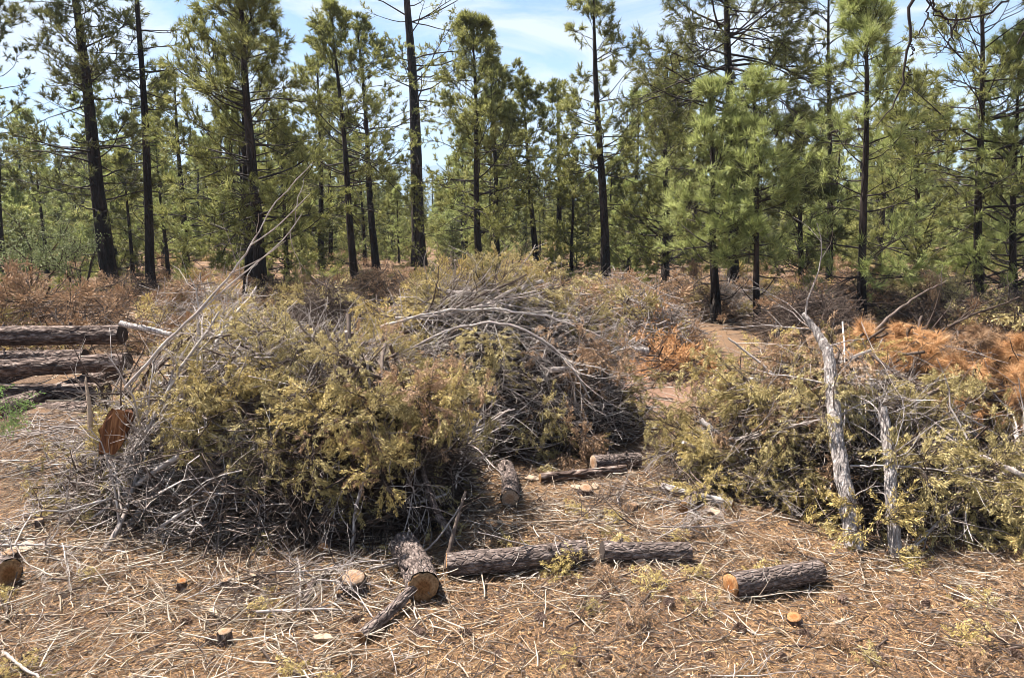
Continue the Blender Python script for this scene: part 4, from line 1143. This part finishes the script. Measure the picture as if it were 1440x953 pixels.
# long bare forked branch over the left pile
limb_thing([at(176, 545, 5.2), at(236, 480, 5.3), at(300, 415, 5.4), at(345, 358, 5.5), at(378, 300, 5.6), at(440, 228, 5.7)],
           [0.012, 0.010, 0.008, 0.006, 0.0045, 0.002], 'long bare silver branch sticking up from the left pile and forking', M_GREY, S=8, twigs=8, seed=3, twl=(0.15, 0.4), twr=0.003,
           forks=[([at(270, 448, 5.35), at(330, 395, 5.45), at(395, 340, 5.6), at(425, 300, 5.7)], (0.008, 0.003)),
                  ([at(352, 345, 5.5), at(390, 318, 5.5), at(436, 272, 5.6)], (0.006, 0.002)),
                  ([at(322, 386, 5.45), at(370, 362, 5.4), at(402, 338, 5.4)], (0.005, 0.002))], sub=1)
limb_thing([at(170, 455, 5.8), at(205, 462, 5.7), at(240, 470, 5.6)], [0.024, 0.022, 0.018], 'short shaggy grey log end at the foot of the long bare branch', M_SHRED, S=9, twigs=4, seed=4)
# arching branches on the middle pile and other singled-out sticks
limb_thing([at(560, 500, 6.9), at(640, 462, 6.8), at(720, 458, 6.8), at(790, 500, 6.8), at(830, 560, 6.7)], [0.010, 0.012, 0.013, 0.012, 0.007],
           'pale branch arching over the front of the middle pile', M_GREY, S=7, twigs=26, seed=5, twl=(0.3, 0.8), twr=0.004, sub=2)
limb_thing([at(535, 460, 7.5), at(610, 440, 7.4), at(700, 436, 7.4), at(790, 452, 7.5), at(860, 480, 7.5)], [0.014, 0.014, 0.012, 0.010, 0.006],
           'long level grey branch lying across the top of the middle pile', M_GREY, S=7, twigs=26, seed=6, twl=(0.3, 0.8), twr=0.004, sub=2)
limb_thing([at(495, 790, 4.7), at(500, 720, 4.75), at(516, 660, 4.85), at(528, 600, 5.0)], [0.016, 0.012, 0.010, 0.006],
           'upright grey stem standing in front of the green end of the left pile', M_SHRED, S=8, twigs=10, seed=7)
limb_thing([at(655, 700, 4.9), at(600, 772, 4.5), at(520, 800, 4.3)], [0.004, 0.007, 0.009], 'thin pale stick slanting down from the left pile to the log', M_GREY, S=6, twigs=3, seed=8)
limb_thing([at(626, 800, 4.35), at(640, 740, 4.5), at(655, 690, 4.7)], [0.016, 0.013, 0.008], 'dark stick standing at the left end of the long level log', M_TWIG, S=7, twigs=4, seed=9)
limb_thing([at(130, 775, 5.1), at(165, 700, 5.2), at(205, 630, 5.5)], [0.035, 0.032, 0.026], 'thick rough grey limb slanting up at the left end of the left pile', M_SHRED, S=10, twigs=5, seed=10)
limb_thing([at(165, 770, 5.0), at(205, 705, 5.1), at(250, 660, 5.4)], [0.026, 0.024, 0.02], 'second rough grey limb slanting up beside the thick one, left pile', M_SHRED, S=9, twigs=5, seed=11)
limb_thing([at(184, 768, 4.85), at(250, 725, 4.9), at(310, 690, 5.1)], [0.014, 0.012, 0.008], 'smooth grey stick slanting low across the left pile foot', M_GREY, S=7, twigs=4, seed=12)
limb_thing([at(128, 602, 5.4), at(124, 560, 5.45), at(120, 530, 5.5)], [0.020, 0.014, 0.005], 'pale splintered stake left of the split orange chunk', M_CHIP, S=6, seed=13)
limb_thing([at(170, 590, 5.3), at(170, 545, 5.3), at(173, 490, 5.3)], [0.007, 0.006, 0.003], 'dark thin upright twig above the split orange chunk', M_TWIG, S=5, twigs=3, seed=14)
limb_thing([at(372, 905, 3.75), at(430, 868, 3.95), at(492, 848, 4.1)], [0.016, 0.014, 0.010], 'grey stick lying slanted left of the split stump', M_GREY, S=7, twigs=6, seed=15)
limb_thing([at(430, 850, 4.0), at(440, 820, 4.2), at(476, 794, 4.45)], [0.022, 0.020, 0.017], 'bent brown limb end rising left of the split stump', M_LOGB, S=9, twigs=1, seed=16)
limb_thing([at(158, 812, 4.32), at(205, 818, 4.3), at(246, 824, 4.25)], [0.010, 0.013, 0.012], 'pale peeled stick leading to the orange stub, left foreground', M_CHIP, S=7, twigs=1, seed=17)
limb_thing([at(0, 766, 4.6), at(60, 766, 4.62), at(120, 770, 4.65), at(178, 776, 4.6)], [0.007, 0.008, 0.008, 0.006], 'long grey stick lying level in the left litter', M_GREY, S=6, twigs=8, seed=18)
limb_thing([at(985, 590, 6.2), at(1040, 640, 5.9), at(1080, 700, 5.6)], [0.022, 0.018, 0.012], 'grey rotten limb leaning in the left end of the right pile', M_SHRED, S=9, twigs=10, seed=19, twl=(0.3, 0.9))
limb_thing([at(1024, 475, 6.4), at(1080, 520, 6.2), at(1140, 580, 5.9), at(1165, 605, 5.6)], [0.008, 0.012, 0.015, 0.016], 'bare branch running down left to the tall shaggy trunk', M_GREY, S=7, twigs=18, seed=20, twl=(0.3, 0.8), sub=2)
limb_thing([at(1195, 655, 5.1), at(1260, 655, 5.0), at(1330, 662, 4.95), at(1380, 674, 4.95)], [0.008, 0.006, 0.005, 0.002], 'thin white branch crossing level behind the two shaggy trunks', M_GREY, S=6, twigs=10, seed=21, twl=(0.15, 0.4))
limb_thing([at(1330, 395, 9.2), at(1285, 420, 8.8), at(1240, 455, 8.4), at(1212, 490, 8.0)], [0.006, 0.012, 0.018, 0.022], 'dark forked limb rising from the orange pine heap', M_TWIG, S=7, twigs=16, seed=22, twl=(0.2, 0.6), sub=1)
limb_thing([at(870, 488, 9.6), at(890, 492, 9.5), at(912, 494, 9.5)], [0.05, 0.05, 0.045], 'short grey log end right of the middle pile', M_SHRED, S=12, seed=23)
limb_thing([at(1060, 855, 4.05), at(1072, 830, 4.05), at(1082, 812, 4.15)], [0.013, 0.010, 0.006], 'pale splinter standing against the orange-ended log', M_CHIP, S=6, twigs=3, seed=24, twl=(0.1, 0.25))
limb_thing([at(0, 912, 3.6), at(32, 938, 3.35), at(70, 960, 3.2)], [0.009, 0.008, 0.006], 'pale stick in the lower left corner', M_GREY, S=6, twigs=2, seed=25)
limb_thing([at(100, 905, 3.65), at(150, 920, 3.55), at(205, 950, 3.3)], [0.007, 0.006, 0.004], 'curved brown stick in the lower left litter', M_TWIG, S=6, twigs=3, seed=26)

# tree standing right of the picture: its dead twigs hang into the top right corner
tr_root = bpy.data.objects.new('overhanging_pine', None); COL.objects.link(tr_root); tr_root.location = (6.2, 6.5, float(gh(6.2, 6.5)))
tag(tr_root, 'near pine just outside the right edge whose bare twigs hang in the top right corner', 'pine tree')
O = np.array(tr_root.location)
g = Geo(); tubes(g, (np.array([[6.2, 6.5, -0.1], [6.25, 6.5, 1.5], [6.2, 6.55, 3.5], [6.25, 6.5, 5.5], [6.2, 6.5, 8.5]]) - O)[None], np.array([[0.2, 0.16, 0.14, 0.11, 0.03]]), 14, jit=0.05, rng=np.random.default_rng(1))
link('trunk', g.mesh('trunk', M_TRUNK), tr_root)
def bez(pts, n):
    pts = np.array(pts, float); t = np.linspace(0, len(pts) - 1, n); i = np.minimum(t.astype(int), len(pts) - 2); w = (t - i)[:, None]
    return pts[i] * (1 - w) + pts[i + 1] * w
A1 = [np.array([6.2, 6.5, 5.4]), at(1400, -60, 6.0), at(1300, -40, 5.6), at(1280, 5, 5.5), at(1278, 60, 5.5), at(1270, 110, 5.5), at(1255, 150, 5.5), at(1232, 178, 5.5)]
A2 = [at(1400, -60, 6.0), at(1420, 0, 5.8), at(1385, 22, 5.7), at(1340, 30, 5.6), at(1312, 18, 5.6), at(1305, -5, 5.6)]
A3 = [at(1312, -20, 5.6), at(1312, 12, 5.6), at(1330, 28, 5.6), at(1342, 58, 5.6)]
A4 = [at(1345, 20, 5.65), at(1335, 60, 5.7), at(1312, 82, 5.7)]
A5 = [at(1278, 60, 5.5), at(1284, 72, 5.5), at(1280, 80, 5.5)]
A6 = [at(1274, 92, 5.5), at(1280, 104, 5.5), at(1273, 112, 5.5)]
A7 = [at(1300, -30, 5.6), at(1306, 20, 5.6), at(1296, 40, 5.6), at(1288, 55, 5.6)]
A8 = [np.array([6.2, 6.5, 5.0]), at(1470, 20, 6.2), at(1440, 45, 6.1), at(1432, 62, 6.1)]
rngo = np.random.default_rng(4)
for j, (A, ra, rb) in enumerate([(A1, 0.018, 0.003), (A2, 0.009, 0.005), (A3, 0.010, 0.004), (A4, 0.007, 0.003), (A5, 0.005, 0.003), (A6, 0.005, 0.003), (A7, 0.008, 0.003), (A8, 0.018, 0.004)]):
    g = Geo(); P = bez(A, 24); P[1:-1] += rngo.normal(size=P[1:-1].shape) * 0.008
    tubes(g, (P - O)[None], np.linspace(ra, rb, 24)[None], 6)
    link('limb', g.mesh('limb', M_LIMB), tr_root)

# green sprig and small grass-like plants at left
gs, gf = juniper_bough(400, 0.5, r0=0.006, n1=9, n2=7, ns=14)
o = link('green_sprig', gs.mesh('green_sprig', M_TWIG)); link('foliage', gf.mesh('foliage', M_SAGE, False), o)
o.matrix_world = frame(at(32, 553, 6.6), (1, -0.15, 0.25), (0, -0.5, 1), 0.5, 0.8); tag(o, 'fresh bright green sprig in front of the stacked logs', 'sprig')
o2 = o.copy(); COL.objects.link(o2); o2.matrix_world = frame(at(20, 582, 6.5), (1, 0.1, -0.3), (0, -0.5, 1), 0.5, 0.5); tag(o2, 'smaller green sprig hanging below the bright green one at left', 'sprig')
c = o.children[0].copy(); COL.objects.link(c); c.parent = o2

# ------------------------------------------------------------------ ground litter
rng = np.random.default_rng(31)
def field(n, y0, y1, pw=1.0, xr=0.80):
    y = y0 + (y1 - y0) * rng.random(n) ** pw
    x = rng.uniform(-xr, xr, n) * (y + 0.5)
    return x, y
def litter(name, n, y0, y1, pw, ln, rad, K, S, mat, lab, cat, bend=0.18, lift=0.02, clump=None):
    x, y = field(n, y0, y1, pw)
    if clump:
        keep = (np.sin(x * 2.3 + 1.3 * np.sin(y * 1.7)) + np.sin(y * 2.9 + x) + rng.normal(size=n) * 1.0) > clump
        x, y = x[keep], y[keep]
    nn = len(x)
    a = rng.uniform(0, 6.28, nn)
    d = np.stack([np.cos(a), np.sin(a), rng.normal(size=nn) * 0.06], -1)
    L = rng.uniform(*ln, nn)
    P = grow(rng, np.stack([x, y, gh(x, y) + 0 * x], -1), d, L, K, bend)
    zrel = P[..., 2] - P[:, :1, 2]
    P[..., 2] = gh(P[..., 0], P[..., 1]) + rng.uniform(0.002, lift, (nn, 1)) + np.maximum(np.abs(zrel) * 0.5, 0)
    g = Geo(); tubes(g, P, rng.uniform(*rad, (nn, 1)) * np.linspace(1, 0.5, K)[None], S)
    o = link(name, g.mesh(name, mat)); tag(o, lab, cat, kind='stuff')
litter('twig_litter', 20000, 2.3, 8.5, 0.9, (0.02, 0.17), (0.0012, 0.0032), 5, 3, M_LITTW, 'pale broken twigs strewn over the foreground duff', 'twigs', lift=0.04, clump=-0.5, bend=0.18)
litter('brown_twig_litter', 9000, 2.3, 8.5, 0.9, (0.04, 0.22), (0.0015, 0.004), 4, 3, M_TWIG, 'dark brown broken twigs strewn over the foreground duff', 'twigs', lift=0.03)
litter('coarse_twig_litter', 3500, 8.5, 34, 1.3, (0.3, 1.0), (0.004, 0.010), 4, 3, M_LITTW, 'grey sticks strewn over the forest floor beyond the piles', 'twigs', lift=0.06)
# crisp pale sticks where the cutting was done, in front of and between the piles
def dense(name, n, cx_, cy_, sx, sy, ln, rad, mat, lab, sd):
    rg = np.random.default_rng(sd)
    x = cx_ + rg.normal(size=n) * sx; y = cy_ + rg.normal(size=n) * sy
    k_ = (y > 2.4); x, y = x[k_], y[k_]; nn = len(x); a = rg.uniform(0, 6.28, nn)
    d = np.stack([np.cos(a), np.sin(a), rg.normal(size=nn) * 0.12], -1); L = rg.uniform(*ln, nn)
    P = grow(rg, np.stack([x, y, gh(x, y)], -1), d, L * rg.uniform(0.4, 0.9, nn), 6, 0.09)
    zr = np.abs(P[..., 2] - P[:, :1, 2])
    P[..., 2] = gh(P[..., 0], P[..., 1]) + rg.uniform(0.003, 0.05, (nn, 1)) + zr * 0.7
    g = Geo(); tubes(g, P, rg.uniform(*rad, (nn, 1)) * np.linspace(1, 0.5, 6)[None], 4)
    tag(link(name, g.mesh(name, mat)), lab, 'twigs', kind='stuff')
dense('stick_litter', 600, -1.2, 4.0, 0.75, 0.45, (0.12, 0.5), (0.002, 0.0055), M_LITTW, 'pale broken sticks heaped around the split stump before the left pile', 1)
dense('stick_litter', 520, 0.8, 5.2, 0.8, 0.6, (0.12, 0.5), (0.002, 0.005), M_LITTW, 'pale broken sticks in the gap between the three piles', 2)
dense('stick_litter', 380, -3.0, 4.7, 0.6, 0.5, (0.12, 0.6), (0.002, 0.006), M_LITTW, 'grey broken sticks spread left of the left pile', 3)
dense('stick_litter', 240, 1.0, 3.6, 1.6, 0.5, (0.12, 0.4), (0.0018, 0.004), M_LITTW, 'scattered pale sticks around the logs in front', 4)
dense('stick_litter', 200, -1.6, 3.0, 1.2, 0.35, (0.12, 0.4), (0.0018, 0.004), M_LITTW, 'scattered pale sticks at the lower left', 5)
dense('stick_litter', 300, -4.4, 7.2, 0.6, 0.7, (0.2, 0.8), (0.003, 0.008), M_GREY, 'grey sticks strewn in front of the log stack', 7)
dense('stick_litter', 170, 3.0, 4.6, 1.0, 0.35, (0.15, 0.5), (0.002, 0.004), M_LITTW, 'pale twigs along the foot of the right pile', 6)
# needles on the ground
x, y = field(170000, 2.3, 8.0, 0.95)
a = rng.uniform(0, 6.28, len(x)); L = rng.uniform(0.03, 0.09, len(x))
d = np.stack([np.cos(a), np.sin(a), rng.normal(size=len(x)) * 0.25], -1)
z = gh(x, y) + rng.uniform(0.001, 0.016, len(x))
side = nrm(np.stack([-np.sin(a), np.cos(a), rng.normal(size=len(x)) * 0.5], -1)) * 0.0016
c0_ = np.stack([x, y, z], -1); c1_ = c0_ + d * L[:, None]; c1_[:, 2] = np.maximum(c1_[:, 2], z * 0 + gh(c1_[:, 0], c1_[:, 1]) + 0.003)
g = Geo(); g.add(np.stack([c0_ - side, c0_ + side, c1_], 1).reshape(-1, 3), T=np.arange(len(x) * 3).reshape(-1, 3))
o = link('needle_litter', g.mesh('needle_litter', M_STRAW, False)); tag(o, 'tan fallen pine needles covering the foreground', 'needles', kind='stuff')
# crumbs: bark flakes and chips
def crumbs(name, n, size, mat, lab, clump=None):
    x, y = field(n, 2.3, 8.0, 0.95)
    s_ = rng.uniform(*size, (n, 1, 1))
    base = np.array([[-1, -0.6, 0], [1, -0.5, 0], [0.7, 0.6, 0], [-0.8, 0.5, 0], [0, 0, 0.55]])[None] * s_ * rng.uniform(0.6, 1.3, (n, 5, 3))
    a = rng.uniform(0, 6.28, n); ca, sa = np.cos(a)[:, None], np.sin(a)[:, None]
    X_ = base[..., 0] * ca - base[..., 1] * sa + x[:, None]; Y_ = base[..., 0] * sa + base[..., 1] * ca + y[:, None]
    Z_ = base[..., 2] + gh(X_, Y_) + rng.uniform(0.002, 0.018, (n, 1)) + base[..., 0] * rng.normal(size=(n, 1)) * 0.3
    idx = np.arange(n)[:, None, None] * 5 + np.array([[0, 1, 4], [1, 2, 4], [2, 3, 4], [3, 0, 4]])[None]
    g = Geo(); g.add(np.stack([X_, Y_, Z_], -1).reshape(-1, 3), T=idx.reshape(-1, 3))
    o = link(name, g.mesh(name, mat, False)); tag(o, lab, 'litter', kind='stuff')
crumbs('bark_flakes', 26000, (0.003, 0.013), M_TWIG, 'brown bark flakes and crumbs in the foreground duff')
crumbs('saw_chips', 5000, (0.004, 0.012), M_CHIP, 'pale saw chips scattered in the foreground')
crumbs('rusty_crumbs', 26000, (0.003, 0.012), M_STRAW, 'rusty dry duff crumbs in the foreground')

# countable sticks lying on the ground
STK = [bare_branch(700 + k, [0.9, 0.6, 0.75, 0.5, 1.1, 0.4][k], [0.007, 0.006, 0.008, 0.005, 0.009, 0.005][k], n1=[4, 3, 3, 2, 5, 2][k], n2=1, bend=0.1, wild=0.8).mesh('fallen_stick', M_GREY) for k in range(6)]
SLEN = [0.9, 0.6, 0.75, 0.5, 1.1, 0.4]
rs2 = np.random.default_rng(44)
def gspot(x, y):
    px = 720 + FPX * x / (y / math.cos(PITCH) + 0.3)
    h = 'far left' if px < 200 else 'left' if px < 450 else 'left of centre' if px < 680 else 'right of centre' if px < 920 else 'right' if px < 1180 else 'far right'
    v = 'at the very front' if y < 3.2 else 'in the foreground' if y < 3.8 else 'short of the piles' if y < 4.6 else 'between the piles' if y < 6.5 else 'beyond the piles'
    return f'{v}, {h}'
for k in range(230):
    y = 2.5 + 5.2 * rs2.random() ** 1.2; x = rs2.uniform(-0.78, 0.78) * (y + 0.3)
    v = int(rs2.integers(0, 6)); sc = rs2.uniform(0.5, 1.05)
    if y < 4.2: v = [1, 3, 5][v % 3]; sc *= 0.85
    a = rs2.uniform(0, 6.28); zz = float(gh(x, y)) + 0.012 * sc + 0.008
    mat = [M_LITTW, M_GREY, M_TWIG, M_LITTW][int(rs2.integers(0, 4))]
    o = link('fallen_stick', STK[v]); o.matrix_world = frame((x, y, zz), (math.cos(a), math.sin(a), rs2.normal() * 0.03), (0, 0, 1), SLEN[v], sc)
    own_mat(o, mat)
    tag(o, f"{'long' if SLEN[v] * sc > 0.6 else 'short'} {'brown' if mat is M_TWIG else 'grey' if mat is M_GREY else 'bleached'} fallen stick {['with four twigs', 'lightly forked', 'crooked', 'nearly straight', 'well branched', 'stubby'][v]}, {gspot(x, y)}", 'stick', 'sticks lying on the ground')
# scraps of foliage
for k in range(110):
    y = 2.8 + 4.5 * rs2.random(); x = rs2.uniform(-0.75, 0.75) * (y + 0.3)
    v = [6, 7, 7][int(rs2.integers(0, 3))]; sc = rs2.uniform(0.3, 0.6)
    a = rs2.uniform(0, 6.28)
    mat = [M_JUNY, M_JUNY, M_JUNI, M_JUNB][int(rs2.integers(0, 4))]
    o = link('juniper_scrap', JUN[v][0]); o.matrix_world = frame((x, y, float(gh(x, y)) + 0.02), (math.cos(a), math.sin(a), 0), (0, 0, 1), JLEN[v], sc)
    f = link('foliage', JUN[v][1], o); own_mat(f, mat)
    tag(o, f"{'tiny' if sc < 0.4 else 'small' if sc < 0.5 else 'larger'} {'yellow' if mat is M_JUNY else 'olive' if mat is M_JUNI else 'brown'} juniper scrap with tip pointing {heading((math.cos(a), math.sin(a), 0))}, {gspot(x, y)}", 'sprig', 'juniper scraps on the ground')
# sprig heap across the right end of the long log
for k, (px, py) in enumerate([(850, 800), (835, 812), (868, 822), (820, 795), (845, 640 + 10)]):
    b = G(px, py + 12); a = [0.4, 2.0, 5.2, 3.4, 1.2][k]
    o = link('juniper_scrap', JUN[7][0]); o.matrix_world = frame((b[0], b[1], 0.09), (math.cos(a), math.sin(a), 0.1), (0, 0, 1), JLEN[7], 0.65)
    f = link('foliage', JUN[7][1], o); own_mat(f, M_JUNY if k < 4 else M_JUNB)
    tag(o, ['yellow juniper sprig lying over the end of the long level log', 'yellow sprig in front of the end of the long log', 'lowest yellow sprig right of the long log', 'yellow sprig behind the end of the long log', 'rusty sprig at the foot of the middle pile'][k], 'sprig')

# pine cones
rng = np.random.default_rng(66)
g = Geo()
nS = 70
for k in range(nS):
    t = (k + 0.5) / nS; an = k * 2.39996; rad = 0.026 * math.sin(math.pi * (0.12 + 0.80 * t)) ** 0.7
    z = t * 0.075 - 0.037
    c = np.array([rad * math.cos(an) * 0.5, rad * math.sin(an) * 0.5, z]); o_ = np.array([math.cos(an), math.sin(an), 0.25]); s_ = np.array([-math.sin(an), math.cos(an), 0])
    w = 0.009
    tip = c + o_ * rad * 0.75
    g.add([c - s_ * w * 0.6, c + s_ * w * 0.6, tip + s_ * w, tip - s_ * w, tip + np.array([0, 0, -0.004]), c + np.array([0, 0, -0.006])],
          T=[(0, 1, 2), (0, 2, 3), (3, 2, 4), (0, 3, 5), (1, 5, 2), (5, 4, 2), (5, 3, 4)])
me_cone = g.mesh('pine_cone', M_CONE, False)
spots = [(85, 815), (262, 877), (298, 905), (590, 905), (655, 905), (817, 940), (850, 858), (880, 893), (905, 900), (855, 932), (925, 925), (998, 938), (1252, 862), (1300, 860), (1345, 850), (1380, 893),
         (1410, 912), (1432, 895), (1130, 905), (1185, 850), (1240, 935), (1100, 945), (760, 880), (1340, 925), (500, 880), (155, 870), (700, 935), (1040, 905), (940, 870), (1425, 935)]
for k, (px, py) in enumerate(spots):
    b = G(px, py); o = link('pine_cone', me_cone); o.location = (b[0], b[1], b[2] + rs2.uniform(0.004, 0.018))
    sc = rs2.uniform(0.5, 1.0); o.scale = (sc,) * 3; o.rotation_euler = (R(90) + rs2.normal() * 0.3, rs2.normal() * 0.3, rs2.uniform(0, 6.28))
    tag(o, f"{'small' if sc < 0.65 else 'middling' if sc < 0.82 else 'large'} dark pine cone on the needle litter, {gspot(b[0], b[1])}", 'pine cone', 'pine cones on the ground')
# split pale wood chips
for k, (px, py, L, w, rz, lab) in enumerate([
    (815, 690, 0.16, 0.05, -0.4, 'large pale wood chip before the middle pile'), (836, 688, 0.09, 0.05, 1.2, 'orange-edged wood chip standing right of the large pale chip'),
    (892, 718, 0.10, 0.05, 0.2, 'small white wood chip in the gap between the piles'), (300, 770 + 90, 0.18, 0.03, -0.9, 'long pale wood sliver left of the tiny stump'),
    (748, 672, 0.13, 0.05, 0.3, 'yellowish wood slab right of the yellow-ended log'), (455, 905, 0.13, 0.03, -0.2, 'pale bark slab lying left of the slanting branch log'),
    (1003, 612 + 120, 0.15, 0.05, -0.5, 'whitish splintered slab at the left foot of the right pile'), (900, 812, 0.06, 0.03, 0.1, 'small white chip before the short dark log'),
    (365, 815, 0.22, 0.025, -0.7, 'pale slanting splinter right of the tiny round stump'), (30, 778, 0.2, 0.09, 0.2, 'broad pale slab behind the log at the left edge')]):
    b = G(px, py); g = Geo()
    n_ = 7; s = np.linspace(-1, 1, n_); ww = w * 0.5 * (1 - s ** 4 * 0.7) * (1 + 0.15 * rng.normal(size=n_)); th = 0.012 + 0.01 * (1 - s ** 2)
    Vt = np.stack([s * L * 0.5, ww, th], -1); Vb = np.stack([s * L * 0.5, -ww, th * 0.8], -1); V0 = np.stack([s * L * 0.5, ww, 0 * s], -1); V1 = np.stack([s * L * 0.5, -ww, 0 * s], -1)
    g.add(np.concatenate([Vt, Vb, V1, V0]), Q=[(r_ * n_ + i, ((r_ + 1) % 4) * n_ + i, ((r_ + 1) % 4) * n_ + i + 1, r_ * n_ + i + 1) for r_ in range(4) for i in range(n_ - 1)] + [(0, 3 * n_, 2 * n_, n_), (n_ - 1, 2 * n_ - 1, 3 * n_ - 1, 4 * n_ - 1)])
    o = link('wood_chip', g.mesh('wood_chip', M_CHIP, False)); o.location = (b[0], b[1], b[2] + 0.02); o.rotation_euler = (0.35, 0.15 * (-1) ** k, rz); tag(o, lab, 'wood chip')

# ------------------------------------------------------------------ labels: tell like-labelled neighbours apart by place
by = {}
for o in scene.objects:
    if o.parent is None and o.get('label') and o.get('category') and o.get('group'): by.setdefault(o['label'], []).append(o)
for lab, os_ in by.items():
    if len(os_) in (2, 3) and len(lab.split()) < 16:
        os_.sort(key=lambda o: o.matrix_world.translation.x / max(o.matrix_world.translation.y, 0.1) if o.location.y == 0 else o.location.x / o.location.y)
        for o, w in zip(os_, ('leftmost', 'rightmost') if len(os_) == 2 else ('leftmost', 'in-between', 'rightmost')): o['label'] = f'{w} {lab}'
